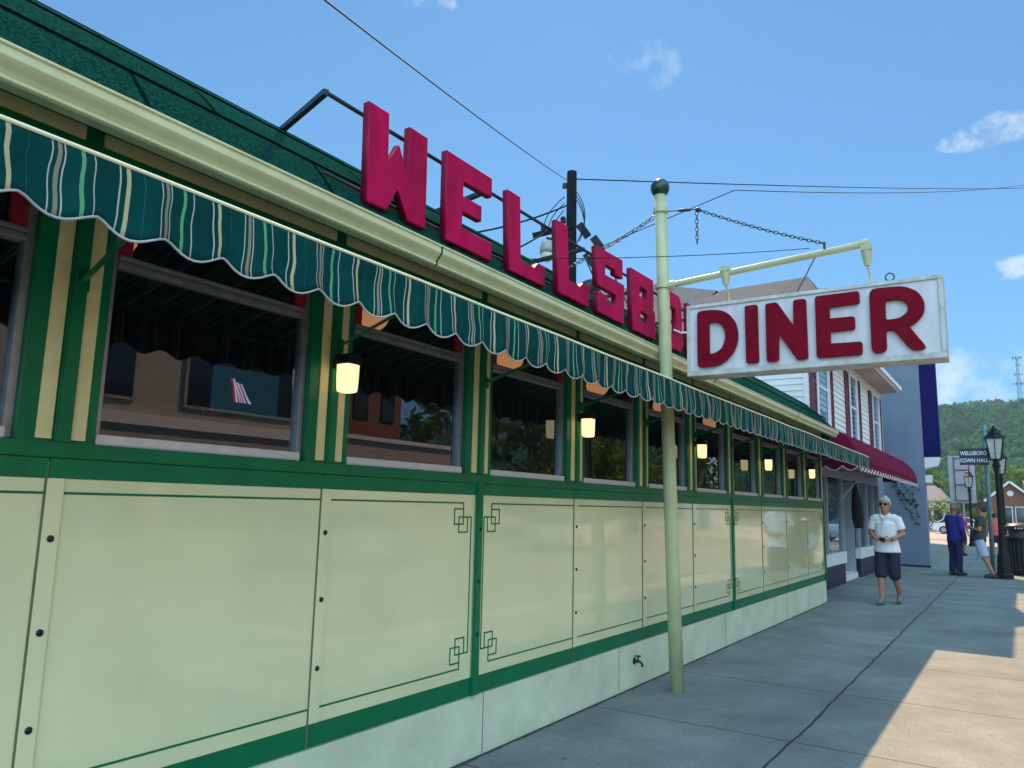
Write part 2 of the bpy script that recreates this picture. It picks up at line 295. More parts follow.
# ------------------------------------------------------------------ mesh helpers
class MB:
    def __init__(s): s.v = []; s.f = []; s.uv = None
    def add(s, v, f):
        o = len(s.v); s.v += [tuple(q) for q in v]; s.f += [tuple(i+o for i in q) for q in f]; return s
    def box(s, x0, x1, y0, y1, z0, z1):
        v = [(x, y, z) for x in (x0, x1) for y in (y0, y1) for z in (z0, z1)]
        return s.add(v, [(0, 1, 3, 2), (4, 6, 7, 5), (0, 4, 5, 1), (2, 3, 7, 6), (0, 2, 6, 4), (1, 5, 7, 3)])
    def bar(s, a, b, w, h, upv=(0, 0, 1)):
        a = Vector(a); b = Vector(b); d = (b-a).normalized(); u = Vector(upv)
        if abs(d.dot(u)) > .98: u = Vector((1, 0, 0))
        sd_ = d.cross(u).normalized(); u = sd_.cross(d)
        v = [p + sd_*i*w/2 + u*j*h/2 for p in (a, b) for i in (-1, 1) for j in (-1, 1)]
        return s.add(v, [(0, 1, 3, 2), (4, 6, 7, 5), (0, 4, 5, 1), (2, 3, 7, 6), (0, 2, 6, 4), (1, 5, 7, 3)])
    def tube(s, pts, r, n=8, cap=True):
        pts = [Vector(p) for p in pts]; rs = r if isinstance(r, (list, tuple)) else [r]*len(pts)
        vs_ = []; fs = []
        ref = None
        for i, p in enumerate(pts):
            d = (pts[min(i+1, len(pts)-1)]-pts[max(i-1, 0)]).normalized()
            if ref is None:
                ref = Vector((0, 0, 1)) if abs(d.z) < .9 else Vector((1, 0, 0))
            a = d.cross(ref)
            if a.length < 1e-4: a = d.cross(Vector((0, 1, .3)))
            a.normalize(); b = d.cross(a); ref = a.cross(d)
            for k in range(n):
                t = 2*math.pi*k/n; vs_.append(p + (a*math.cos(t)+b*math.sin(t))*rs[i])
        for i in range(len(pts)-1):
            for k in range(n):
                fs.append((i*n+k, i*n+(k+1) % n, (i+1)*n+(k+1) % n, (i+1)*n+k))
        if cap: fs += [tuple(range(n))[::-1], tuple(range((len(pts)-1)*n, len(pts)*n))]
        return s.add(vs_, fs)
    def lathe(s, prof, o=(0, 0, 0), n=16, axis='z', sq=0.):
        vs_ = []; fs = []
        for r, h in prof:
            for k in range(n):
                t = 2*math.pi*k/n; ca, sa = math.cos(t), math.sin(t)
                q = 1.0
                if sq: q = 1+sq*(1/max(abs(ca), abs(sa))-1)
                x, y = r*ca*q, r*sa*q
                vs_.append({'z': (o[0]+x, o[1]+y, o[2]+h), 'x': (o[0]+h, o[1]+x, o[2]+y), 'y': (o[0]+x, o[1]+h, o[2]+y)}[axis])
        for i in range(len(prof)-1):
            for k in range(n): fs.append((i*n+k, i*n+(k+1) % n, (i+1)*n+(k+1) % n, (i+1)*n+k))
        fs += [tuple(range(n))[::-1], tuple(range((len(prof)-1)*n, len(prof)*n))]
        return s.add(vs_, fs)
    def ball(s, c, r, n=16, m=10, sc=(1, 1, 1)):
        prof = [(max(1e-4, r*math.sin(math.pi*i/m)), -r*math.cos(math.pi*i/m)) for i in range(m+1)]
        b = MB().lathe(prof, (0, 0, 0), n)
        return s.add([(c[0]+v[0]*sc[0], c[1]+v[1]*sc[1], c[2]+v[2]*sc[2]) for v in b.v], b.f)
    def prism(s, poly, y0, y1, axis='y'):
        n = len(poly)
        def pt(a, b, h): return {'y': (a, h, b), 'x': (h, a, b), 'z': (a, b, h)}[axis]
        v = [pt(a, b, y0) for a, b in poly] + [pt(a, b, y1) for a, b in poly]
        f = [(i, (i+1) % n, n+(i+1) % n, n+i) for i in range(n)] + [tuple(range(n))[::-1], tuple(range(n, 2*n))]
        return s.add(v, f)
    def build(s, name, m=None, parent=None, smooth=False, bevel=0., loc=None):
        me = bpy.data.meshes.new(name); me.from_pydata(s.v, [], s.f); me.update()
        bm = bmesh.new(); bm.from_mesh(me); bmesh.ops.recalc_face_normals(bm, faces=bm.faces)
        if bevel:
            ed = [e for e in bm.edges if len(e.link_faces) == 2 and e.calc_face_angle(0) > .6]
            bmesh.ops.bevel(bm, geom=ed, offset=bevel, segments=2, affect='EDGES', clamp_overlap=True)
        bm.to_mesh(me); bm.free()
        if m: me.materials.append(M[m] if isinstance(m, str) else m)
        if smooth:
            for p in me.polygons: p.use_smooth = True
        return link(name, me, parent, loc)
def link(name, me, parent=None, loc=None):
    o = bpy.data.objects.new(name, me); COL.objects.link(o)
    if parent is not None:
        o.parent = parent
        pl = Vector(parent.location); q = parent
        while q.parent is not None: q = q.parent; pl += Vector(q.location)
        if loc is None: o.location = -pl            # mesh given in world coordinates
        else: o.location = loc
    elif loc is not None: o.location = loc
    return o
def autosmooth(o, ang=40):
    bm = bmesh.new(); bm.from_mesh(o.data)
    for f in bm.faces: f.smooth = True
    for e in bm.edges: e.smooth = not (len(e.link_faces) == 2 and e.calc_face_angle(0) > R(ang))
    bm.to_mesh(o.data); bm.free(); return o
def thing(name, label, cat, loc=(0, 0, 0), group=None):
    o = bpy.data.objects.new(name, None); COL.objects.link(o); o.location = loc; o.empty_display_size = .2
    return tag(o, label, cat, group)
def tag(o, label, cat, group=None):
    o['label'] = label; o['category'] = cat
    if group: o['group'] = group
    return o
def struct(o): o['kind'] = 'structure'; return o
def copy_tree(o, parent=None):
    c = o.copy(); COL.objects.link(c)
    if parent is not None: c.parent = parent
    for ch in list(o.children): copy_tree(ch, c)
    return c
def chaikin(p, it=2, sharp=70):
    for _ in range(it):
        q = []
        n = len(p)
        for i in range(n):
            a = Vector(p[i-1]); b = Vector(p[i]); c = Vector(p[(i+1) % n])
            ang = math.degrees((b-a).angle(c-b)) if (b-a).length > 1e-6 and (c-b).length > 1e-6 else 0
            if ang > sharp: q.append(tuple(b))
            else: q += [tuple(b+(a-b)*.25), tuple(b+(c-b)*.25)]
        p = q
    return p
def outline_mesh(name, polys, depth, bevel, m, parent, to_world, side=None, loc=None):
    """polys: outlines (2-D, first is outer, others holes) filled, given depth, bevelled; to_world(u, v, d) maps to the scene."""
    cu = bpy.data.curves.new(name, 'CURVE'); cu.dimensions = '2D'; cu.fill_mode = 'BOTH'; cu.extrude = depth/2; cu.bevel_depth = bevel; cu.bevel_resolution = 1
    for p in polys:
        s = cu.splines.new('POLY'); s.points.add(len(p)-1); s.use_cyclic_u = True
        for i, (a, b) in enumerate(p): s.points[i].co = (a, b, 0, 1)
    t = bpy.data.objects.new('tmp', cu); COL.objects.link(t)
    dg = bpy.context.evaluated_depsgraph_get(); me = bpy.data.meshes.new_from_object(t.evaluated_get(dg))
    bpy.data.objects.remove(t); bpy.data.curves.remove(cu)
    me.name = name; me.materials.clear()
    for v in me.vertices: v.co = Vector(to_world(*v.co))
    me.materials.append(M[m])
    if side:
        me.materials.append(M[side])
    me.update()
    bm = bmesh.new(); bm.from_mesh(me); bmesh.ops.remove_doubles(bm, verts=bm.verts, dist=1e-4); bmesh.ops.recalc_face_normals(bm, faces=bm.faces)
    bm.to_mesh(me); bm.free()
    return link(name, me, parent, loc)
def text_mesh(name, txt, size, m, parent, to_world, depth=.004, sx=1., bold=0.):
    cu = bpy.data.curves.new(name, 'FONT'); cu.body = txt; cu.size = size; cu.extrude = depth; cu.align_x = 'CENTER'; cu.offset = bold
    t = bpy.data.objects.new('tmp', cu); COL.objects.link(t)
    dg = bpy.context.evaluated_depsgraph_get(); me = bpy.data.meshes.new_from_object(t.evaluated_get(dg))
    bpy.data.objects.remove(t); bpy.data.curves.remove(cu)
    me.name = name; me.materials.clear(); me.materials.append(M[m])
    for v in me.vertices: v.co = Vector(to_world(v.co.x*sx, v.co.y, v.co.z))
    me.update(); return link(name, me, parent)

# ------------------------------------------------------------------ ground, roads
def sheet(name, x0, x1, y0, y1, z, m, th=.1, nx=1, ny=1):
    b = MB().box(x0, x1, y0, y1, z-th, z); return struct(b.build(name, m))
g = MB(); N = 60
gm = MB()
def gz(x, y): return -.16
gm.add([(-1400, -900, -.16), (1400, -900, -.16), (1400, 1500, -.16), (-1400, 1500, -.16)], [(0, 1, 2, 3)])
struct(gm.build('ground', 'grass'))
sheet('sidewalk', -14, 3.25, -14, 45.0, 0, 'concrete', .15)
sheet('sidewalk_kerb', 3.254, 3.42, -14, 45.0, .002, 'kerb', .16)
sheet('road', 3.424, 12.5, -60, 45.0, -.13, 'asphalt', .04)
sheet('cross_street', -90, 90, 45.01, 58.0, -.125, 'pale_road', .04)
sheet('far_lot', -60, 60, 58.01, 84.0, -.10, 'pale_road', .05)
sheet('opposite_sidewalk', 12.66, 15.6, -60, 44.9, .0, 'concrete', .15)
sheet('opposite_kerb', 12.5, 12.656, -60, 44.9, .002, 'kerb', .16)
sheet('back_lot', -60, -14.01, -40, 45, -.11, 'asphalt', .05)
# painted centre lines on the road
b = MB()
for x in (7.86, 8.02): b.box(x, x+.09, -60, 40, -.13, -.126)
struct(b.build('road_marking', mat('yellow road paint', (.55, .36, .05), .7, .15, 5)))
b = MB()
for x in (5.6,):
    for k in range(9): b.box(3.5, x, -12+k*6.2, -11.9+k*6.2, -.13, -.126)
struct(b.build('parking_marking', 'white'))
# tar filled crack that runs down the sidewalk
b = MB(); pts = []
y = 2.0
while y < 44.5:
    f = y
    xx = 1.45 - .002*(y-5) + .022*noise.noise(Vector((y*.9, 0, 3))) + .012*noise.noise(Vector((y*4, 1, 3)))
    w = .0058 + .006*abs(noise.noise(Vector((y*2.5, 5, 1)))) + .004*abs(noise.noise(Vector((y*9, 5, 2))))
    pts.append((xx, y, w)); y += .12
v = []; f = []
for i, (xx, y, w) in enumerate(pts):
    v += [(xx-w, y, .004), (xx+w, y, .004)]
    if i: f.append((2*i-2, 2*i-1, 2*i+1, 2*i))
b.add(v, f); struct(b.build('sidewalk_joint', mat('tar joint', (.022, .024, .028), .8, .3, 30)))
b = MB(); v = []; f = []
for i in range(160):
    y = 1.0+i*.083; w = .012+.016*abs(noise.noise(Vector((y*3, 2, 8))))
    v += [(-.004, y, .004), (w, y, .004)]
    if i: f.append((2*i-2, 2*i-1, 2*i+1, 2*i))
b.add(v, f); struct(b.build('sidewalk_edge_joint', mat('dirt edge', (.05, .055, .055), .9, .4, 20)))

# ------------------------------------------------------------------ diner
Y0, P = 1.343, 1.255
I0, I1 = -2, 10                       # panels I0 .. I1-1
YA, YB = Y0+I0*P, Y0+I1*P             # ends of the building
ys = lambda i: Y0+P*i
diner = thing('diner', 'long low diner with cream enamel panels, green trim and a row of windows', 'diner', (0, YA, 0))
ZB, ZT, ZR, ZS = .363, 1.535, 1.605, 1.665
b = MB()
v = []; f = []
b.box(-.22, -.006, YA, YB+.03, 0, ZB-.002)
b.build('foundation', 'base', diner, bevel=.006)
ck = mat('crack', (.14, .16, .15), .9, .3, 30)
for y in (4.0, 5.9, 8.61, 11.3, 12.6): MB().box(-.0075, -.005, y, y+.007, .01, ZB-.01).build('foundation_crack', ck, diner)
for i in range(I0, I1):
    b = MB(); b.box(-.03, 0, ys(i)+.004, ys(i+1)-.004, ZB+.103, ZT)
    b.build('enamel_panel', 'cream', diner)
b = MB(); b.box(-.035, -.004, YA, YB, ZB, ZT+.02); b.build('panel_backing', 'seam', diner)
b = MB()
for i in range(I0, I1): b.box(-.03, .001, ys(i)+.003, ys(i+1)-.003, ZB, ZB+.101)
b.build('bottom_band', 'green', diner)
b = MB()
for i in range(I0, I1): b.box(-.03, .006, ys(i)+.002, ys(i+1)-.002, ZT+.001, ZR)
b.build('lower_rail', 'green', diner, bevel=.002)
b = MB(); b.box(-.06, .018, YA, YB, ZR+.001, ZS-.005); b.build('sill_rail', 'green', diner, bevel=.004)
for i in range(I0, I1+1):
    gd = (i % 4 == 2) or i == I1
    e = -.06 if i == I1 else 0
    b = MB(); b.box(.002, .010 if not gd else .022, ys(i)+e, ys(i)+.058+e, ZB+(.001 if gd else .104), ZT+(.0005 if not gd else .1))
    b.build('seam_batten', 'green' if gd else 'cream', diner, bevel=.003)
    if not gd:
        b = MB(); b.box(.0015, .0055, ys(i)-.007, ys(i)-.0005, ZB+.004, ZR-.01); b.build('seam_gap', 'seam', diner)
    for z in (1.33, 1.02, .71):
        if i == I1: break
        b = MB().lathe([(.0125, 0), (.012, .004), (.006, .008)], (.0095 if not gd else .021, ys(i)+.029, z), 10, 'x'); b.build('rivet', 'rivet', diner, smooth=True)
# pinstripe frames with knotted corners
def pin(y0, y1):
    b = MB(); t = .0085; q = .0022
    def hl(a, c, z): b.box(.0003, q, min(a, c)-t/2, max(a, c)+t/2, z-t/2, z+t/2)
    def vl(y, z0, z1): b.box(.0003, q+.0004, y-t/2, y+t/2, z0, z1)
    for s, e in ((1, y0), (-1, y1)):
        vl(e+s*.068, .615, 1.40)
        for zz, k in ((1.485, -1), (.533, 1)):
            hl(e+s*.148, (y0+y1)/2, zz)
            vl(e+s*.148, min(zz, zz+k*.125), max(zz, zz+k*.125))
            hl(e+s*.148, e+s*.235, zz+k*.035); hl(e+s*.148, e+s*.235, zz+k*.125)
            vl(e+s*.235, min(zz+k*.035, zz+k*.125), max(zz+k*.035, zz+k*.125))
            a0, a1 = zz+k*.083, zz+k*.172
            hl(e+s*.068, e+s*.19, a0); hl(e+s*.105, e+s*.19, a1); vl(e+s*.105, min(a0, a1), max(a0, a1)); vl(e+s*.19, min(a0, a1), max(a0, a1))
    b.build('pinstripe', 'green', diner)
pin(ys(2)+.029, ys(6)+.029); pin(ys(-2)+.029, ys(2)+.029); pin(ys(6)+.029, ys(10)-.029)
# piers between the windows
ZH = 2.63
for i in range(I0, I1+1):
    a, c = ys(i)-.115, ys(i)+.15
    if i == I0: a = YA
    if i == I1: c = YB
    MB().box(-.12, 0, a, c, ZS-.0045, 2.86).build('window_pier', 'green', diner)
for i in range(I0, I1+1):
    for a, c in ((-.056, -.004), (.062, .112)):
        if i == I1 and a > 0: continue
        if i == I0 and a < 0: continue
        o = -.03 if i == I1 else 0
        MB().box(.0005, .006, ys(i)+a+o, ys(i)+c+o, ZS+.005, 2.722).build('pier_stripe', 'cream_trim', diner)
for i in range(I0, I1): MB().box(.0005, .022, ys(i)+.001, ys(i)+.056, ZS-.004, 2.722).build('pier_batten', 'green', diner, bevel=.004)
b = MB()
for i in range(I0, I1): b.box(-.12, -.002, ys(i)+.1505, ys(i+1)-.1155, ZH, 2.86)
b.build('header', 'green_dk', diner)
for i in range(I0, I1):
    b = MB(); b.box(.001, .012, ys(i)+.062, ys(i+1)-.006, 2.767, 2.822); b.build('frieze_panel', 'cream_trim', diner, bevel=.003)
b = MB(); b.box(.0005, .016, YA, YB, 2.724, 2.764); b.build('frieze_rail', 'green', diner)
for i in range(I0, I1):
    a, c = ys(i)+.151, ys(i+1)-.116
    b = MB()
    b.box(-.085, -.03, a, a+.03, ZS, ZH); b.box(-.085, -.03, c-.03, c, ZS, ZH); b.box(-.085, -.03, a+.03, c-.03, ZH-.03, ZH)
    wn = b.build('window', 'alu', diner, bevel=.003)
    b = MB(); b.box(-.09, .004, a+.002, c-.034, ZS-.004, ZS+.034); b.build('sill', 'sill', wn, bevel=.004)
    b = MB(); b.box(-.075, -.022, a+.03, c-.03, 2.345, 2.365); b.box(-.075, -.034, a+.03, c-.03, 2.3655, 2.372); b.box(-.075, -.018, a+.03, c-.03, 2.3725, 2.39); b.build('transom_bar', 'alu', wn, bevel=.003)
    b = MB(); b.box(-.062, -.056, a+.02, c-.02, ZS+.02, ZH-.02); b.build('pane', 'glass', wn)
    for q0_, q1_ in ((a+.032, a+.085), (c-.085, c-.032)): MB().box(-.052, -.030, q0_, q1_, 2.392, ZH-.032).build('corner_panel', 'red', wn)
# soffit, gutter, roof
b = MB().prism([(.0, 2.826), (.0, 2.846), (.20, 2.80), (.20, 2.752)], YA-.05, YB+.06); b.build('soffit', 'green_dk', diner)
GP = [(.185, 2.84), (.185, 2.742), (.240, 2.741), (.252, 2.747), (.252, 2.757), (.247, 2.759), (.258, 2.775), (.276, 2.795), (.284, 2.806), (.284, 2.836), (.292, 2.839), (.292, 2.849), (.272, 2.849), (.272, 2.806), (.242, 2.762), (.20, 2.76), (.20, 2.84)]
b = MB().prism(GP, YA-.05, YB+.06); b.build('gutter', 'gutter', diner, bevel=.0015)
b = MB()
for y in (3.08, 7.6, 11.1): b.prism([(x+(.003 if x > .22 else -.001), z) for x, z in GP[:11]], y, y+.012)
b.build('gutter_joint', 'green_dk', diner)
RX, RZ, RR = -1.4, 1.764, 1.956
a0 = math.atan2(2.86-RZ, .22-RX)
arc = [(RX+RR*math.cos(a0+(math.pi-2*a0)*k/64), RZ+RR*math.sin(a0+(math.pi-2*a0)*k/64)) for k in range(65)]
# the roof courses: each course laps 8 mm over the next one down
v = []; f = []; uvs = []
ny = 60; course = .30; s_tot = RR*(math.pi-2*a0)
nc = int(s_tot/course)+1
for c in range(nc):
    for sgn in (0, 1):
        pass
bm = bmesh.new(); uvl = bm.loops.layers.uv.new('UVMap')
half = s_tot/2
def rp(s, lift, y):
    a = a0 + s/RR if s <= half else a0 + s/RR
    return Vector((RX+(RR+lift)*math.cos(a), y, RZ+(RR+lift)*math.sin(a)))
for c in range(nc):
    for side in (0, 1):
        sA, sB = c*course, min((c+1)*course, half)
        if sA >= half: continue
        fr = 4
        def S(s): return s if side == 0 else s_tot-s
        for k in range(fr):
            q0, q1 = sA+(sB-sA)*k/fr, sA+(sB-sA)*(k+1)/fr
            l0 = .007*(1-k/fr); l1 = .007*(1-(k+1)/fr)
            pA, pB = YA-.06, YB+.06
            vsx = [bm.verts.new(rp(S(q0), l0, pA)), bm.verts.new(rp(S(q0), l0, pB)), bm.verts.new(rp(S(q1), l1, pB)), bm.verts.new(rp(S(q1), l1, pA))]
            fc = bm.faces.new(vsx if side == 0 else vsx[::-1])
            uu = {vsx[0]: (pA, q0), vsx[1]: (pB, q0), vsx[2]: (pB, q1), vsx[3]: (pA, q1)}
            for lp in fc.loops: lp[uvl].uv = uu[lp.vert]
            if k == 0:
                w = [bm.verts.new(rp(S(q0), 0, pA)), bm.verts.new(rp(S(q0), 0, pB)), bm.verts.new(rp(S(q0), l0, pB)), bm.verts.new(rp(S(q0), l0, pA))]
                fc = bm.faces.new(w)
                for lp in fc.loops: lp[uvl].uv = (0, q0+.001)
me = bpy.data.meshes.new('roof'); bm.to_mesh(me); bm.free(); me.materials.append(M['shingle'])
roof = link('roof', me, diner)
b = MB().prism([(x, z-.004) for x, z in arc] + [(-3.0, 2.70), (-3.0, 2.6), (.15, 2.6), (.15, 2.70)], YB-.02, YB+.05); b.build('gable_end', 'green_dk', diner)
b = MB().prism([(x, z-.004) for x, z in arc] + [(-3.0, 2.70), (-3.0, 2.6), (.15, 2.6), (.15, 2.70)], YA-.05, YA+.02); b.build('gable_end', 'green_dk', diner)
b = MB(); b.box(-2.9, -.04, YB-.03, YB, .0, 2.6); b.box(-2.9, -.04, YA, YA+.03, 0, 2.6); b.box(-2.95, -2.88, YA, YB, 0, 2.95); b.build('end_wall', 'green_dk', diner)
b = MB().prism([(RX+(RR-.12)*math.cos(t), RZ+(RR-.12)*math.sin(t)) for t in [a0+(math.pi-2*a0)*k/24 for k in range(25)]] + [(RX+(RR-.07)*math.cos(t), RZ+(RR-.07)*math.sin(t)) for t in [math.pi-a0-(math.pi-2*a0)*k/24 for k in range(25)]], YA+.03, YB-.03)
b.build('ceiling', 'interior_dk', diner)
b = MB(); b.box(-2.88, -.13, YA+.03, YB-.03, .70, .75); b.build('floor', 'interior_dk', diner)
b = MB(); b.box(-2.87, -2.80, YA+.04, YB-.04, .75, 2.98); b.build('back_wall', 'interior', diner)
# wall tap on the foundation
b = MB().tube([(-.02, 6.2, .21), (.045, 6.2, .21), (.06, 6.21, .195), (.062, 6.212, .17)], .011, 8); b.tube([(.03, 6.2, .2), (.03, 6.2, .25)], .008, 8); b.lathe([(.026, 0), (.026, .008)], (.03, 6.2, .25), 10); b.lathe([(.03, 0), (.028, .006)], (-.006, 6.2, .21), 10, 'x')
b.build('wall_tap', 'steel', diner, smooth=True)

# interior fittings
cnt = thing('lunch_counter', 'long dark counter inside behind the diner windows', 'counter', (-2.0, 5, .75))
MB().box(-2.25, -1.85, 0, 13, .75, 1.72).build('counter_front', 'vinyl', cnt, bevel=.01)
MB().box(-2.35, -1.75, -.05, 13.05, 1.721, 1.765).build('counter_top', 'alu', cnt, bevel=.008)
booth0 = None
for k, y in enumerate((.75, 2.0, 3.25, 4.5, 5.75, 7.0, 8.25, 9.5, 10.75, 12.0)):
    if booth0 is None:
        booth0 = thing('booth_bench', 'dark vinyl booth bench seen dimly through the diner windows', 'bench', (-.8, y, .75), 'booths behind the windows')
        MB().box(-.55, .55, -.25, .25, 0, .45).build('seat', 'vinyl', booth0, bevel=.04, loc=(0, 0, 0))
        MB().box(-.55, .55, -.06, .06, .452, 1.0).build('backrest', 'vinyl', booth0, bevel=.04, loc=(0, 0, 0))
    else:
        c = copy_tree(booth0); c.location = (-.8, y, .75)
# framed flag picture behind the first large window, with glow added to show it
fp = thing('flag_picture', 'dark teal screen with a small striped flag and added glow, behind the first big window', 'artwork', (-.95, 3.0, 2.0))
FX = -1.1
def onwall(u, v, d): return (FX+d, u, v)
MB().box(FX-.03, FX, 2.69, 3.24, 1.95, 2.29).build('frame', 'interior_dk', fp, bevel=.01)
MB().box(FX+.001, FX+.004, 2.725, 3.205, 1.985, 2.255).build('picture', mat('picture teal', (.03, .10, .11), .4, .2, 6, emit=(.015, .07, .075), estr=.16), fp)  # emission added to brighten the picture, which is no lamp
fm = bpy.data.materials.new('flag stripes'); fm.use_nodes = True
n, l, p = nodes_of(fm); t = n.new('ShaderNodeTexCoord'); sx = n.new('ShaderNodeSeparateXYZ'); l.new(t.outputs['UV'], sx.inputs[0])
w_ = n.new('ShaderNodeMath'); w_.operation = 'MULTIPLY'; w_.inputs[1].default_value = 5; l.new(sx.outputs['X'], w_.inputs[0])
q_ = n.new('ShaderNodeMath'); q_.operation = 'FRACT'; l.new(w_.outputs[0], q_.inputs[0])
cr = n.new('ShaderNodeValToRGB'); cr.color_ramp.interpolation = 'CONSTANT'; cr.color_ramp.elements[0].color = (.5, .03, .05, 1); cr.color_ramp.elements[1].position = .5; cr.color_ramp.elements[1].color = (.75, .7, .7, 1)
l.new(q_.outputs[0], cr.inputs[0]); l.new(cr.outputs[0], p.inputs['Base Color']); l.new(cr.outputs[0], p.inputs['Emission Color']); p.inputs['Emission Strength'].default_value = .30  # flag stripes get an added glow too
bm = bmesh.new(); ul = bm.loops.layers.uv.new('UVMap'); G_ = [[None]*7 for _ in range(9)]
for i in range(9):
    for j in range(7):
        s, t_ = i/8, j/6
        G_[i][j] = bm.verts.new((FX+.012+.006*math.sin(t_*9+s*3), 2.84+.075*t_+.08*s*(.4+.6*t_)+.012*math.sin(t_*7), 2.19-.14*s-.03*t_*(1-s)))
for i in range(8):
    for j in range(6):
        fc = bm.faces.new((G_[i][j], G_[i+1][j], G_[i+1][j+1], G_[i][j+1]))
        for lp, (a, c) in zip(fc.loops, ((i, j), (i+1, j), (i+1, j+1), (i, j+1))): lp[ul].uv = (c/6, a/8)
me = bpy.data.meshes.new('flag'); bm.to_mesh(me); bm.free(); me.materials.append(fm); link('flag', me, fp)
MB().bar((FX-.03, 2.96, 2.1), (-2.79, 2.96, 2.1), .04, .04).build('bracket', 'interior_dk', fp)
# ceiling globes
gl0 = None
for k, (y, nm) in enumerate(((2.0, 'above the first big window'), (3.9, 'nearest the wide second window'), (5.70, 'over the third window'), (7.45, 'over the window left of the leaning post'), (9.3, 'behind the windows right of the post'), (11.2, 'nearest the far end of the diner'))):
    lab = 'orange glowing ceiling globe inside the diner ' + nm
    if gl0 is None:
        gl0 = thing('ceiling_globe', lab, 'lamp', (-1.0, y, 2.79), 'globe lamps inside the diner')
        prof = []
        for i in range(25):
            t = math.pi*i/24; prof.append((max(.002, .125*math.sin(t)*(1+.02*math.cos(i*3.14))), -.11*math.cos(t)))
        MB().lathe(prof, (0, 0, 0), 20).build('globe', 'globe', gl0, smooth=True, loc=(0, 0, 0))
        MB().tube([(0, 0, .1), (0, 0, .78)], .012, 8).build('stem', 'iron', gl0, loc=(0, 0, 0))
        MB().lathe([(.06, .10), (.05, .125), (.02, .14)], (0, 0, 0), 14).build('cap', 'iron', gl0, loc=(0, 0, 0))
    else:
        c = copy_tree(gl0); c.location = (-1.0, y, 2.79); c['label'] = lab

# wall lamps on the piers
wl0 = None
labs = ['lit wall lamp with dark cap on the pier right of the first big window', 'lit wall lamp just left of the leaning sign post, two piers beyond the nearest lamp',
        'lit wall lamp just right of the sign post, third nearest along the diner', 'small lit wall lamp, next to last before the far end of the diner', 'smallest lit wall lamp, nearest the far corner of the diner']
for k, i in enumerate((1, 3, 5, 7, 9)):
    if wl0 is None:
        wl0 = thing('wall_lamp', labs[0], 'lamp', (.022, ys(i)+.03, 2.07), 'lit lamps along the diner wall')
        MB().box(-.001, .03, -.03, .03, .05, .10).build('bracket', 'iron', wl0, bevel=.004, loc=(0, 0, 0))
        MB().lathe([(.046, .066), (.049, .072), (.049, .108), (.042, .114)], (.078, 0, 0), 24, sq=.7).build('cap', 'iron', wl0, bevel=.002, loc=(0, 0, 0))
        o = MB().lathe([(.026, -.072), (.037, -.067), (.039, -.05), (.041, .0), (.042, .065)], (.078, 0, 0), 24, sq=.7).build('shade', 'lampglass', wl0, loc=(0, 0, 0)); autosmooth(o, 35)
    else:
        c = copy_tree(wl0); c.location = (.022, ys(i)+.03, 2.07); c['label'] = labs[k]

# ------------------------------------------------------------------ green awning
AX, AZ, AB = .74, 2.397, 2.203
aw = thing('green_awning', 'long green striped awning with scalloped edge above the diner windows', 'awning', (0, YA, AZ))
ya, yb = YA+.05, YB+.06
bm = bmesh.new(); ul = bm.loops.layers.uv.new('UVMap')
ny = int((yb-ya)/.02); nzv = 8
def wob(y, t):  # billow of the hanging cloth, growing towards its lower edge
    return t*(.011*math.sin((y-.93)*2*math.pi/.2)+.012*noise.noise(Vector((y*1.3, 2, t)))*2)
grid = []; uvg = []
def sc(y):
    ph = ((y-1.03)/.2) % 1.0
    return .038*(.62*(.5+.5*math.cos(2*math.pi*ph))+.38*(1-abs(math.sin(math.pi*ph))))
for i in range(ny+1):
    y = ya+(yb-ya)*i/ny; row = []; ur = []
    top = AZ+.006*noise.noise(Vector((y*1.1, 9, 0)))
    if False: pass
    zb = AB-.012+sc(y)+.006*noise.noise(Vector((y*.8, 4, 4)))
    for j in range(nzv+1):
        t = j/nzv; row.append(bm.verts.new((AX+wob(y, t), y+.012*t*noise.noise(Vector((y*5, 7, t*2)))+.012*t, top+(zb-top)*t)))
        ur.append((y-.886+.3045*8-.010*noise.noise(Vector((y*2.2, t*2.6, 6)))*1.1, t))
    grid.append(row); uvg.append(ur)
for i in range(ny):
    for j in range(nzv):
        fc = bm.faces.new((grid[i][j], grid[i+1][j], grid[i+1][j+1], grid[i][j+1])); fc.smooth = True
        for lp, (a, c) in zip(fc.loops, ((i, j), (i+1, j), (i+1, j+1), (i, j+1))): lp[ul].uv = uvg[a][c]
me = bpy.data.meshes.new('valance'); bm.to_mesh(me); me.materials.append(M['stripe'])
val = link('valance', me, aw)
edge = [tuple(r[-1].co) for r in grid]; topl = [tuple(r[0].co) for r in grid]; bm.free()
so_ = val.modifiers.new('thick', 'SOLIDIFY'); so_.thickness = .003
MB().tube(edge, .0042, 6).build('binding', mat('edge binding', (.42, .45, .48), .8, .1, 8), aw, smooth=True)
# sloping top cloth; sunlight along its edge is painted as a pale hem
bm = bmesh.new(); ul = bm.loops.layers.uv.new('UVMap'); rows = []
n2 = 400
for i in range(n2+1):
    y = ya+(yb-ya)*i/n2; row = []
    top = AZ+.006*noise.noise(Vector((y*1.1, 9, 0)))
    for j in range(7):
        t = j/6; row.append((bm.verts.new((.03+(AX-.03)*t, y, 2.60+(top+.004-2.60)*t-.012*math.sin(math.pi*t))), (y-.886+.3045*8, t)))
    rows.append(row)
for i in range(n2):
    for j in range(6):
        q = (rows[i][j], rows[i+1][j], rows[i+1][j+1], rows[i][j+1]); fc = bm.faces.new([a for a, _ in q]); fc.smooth = True
        for lp, (_, u) in zip(fc.loops, q): lp[ul].uv = u
me = bpy.data.meshes.new('top_cloth'); bm.to_mesh(me); bm.free(); me.materials.append(M['stripe_top']); tcl = link('top_cloth', me, aw)
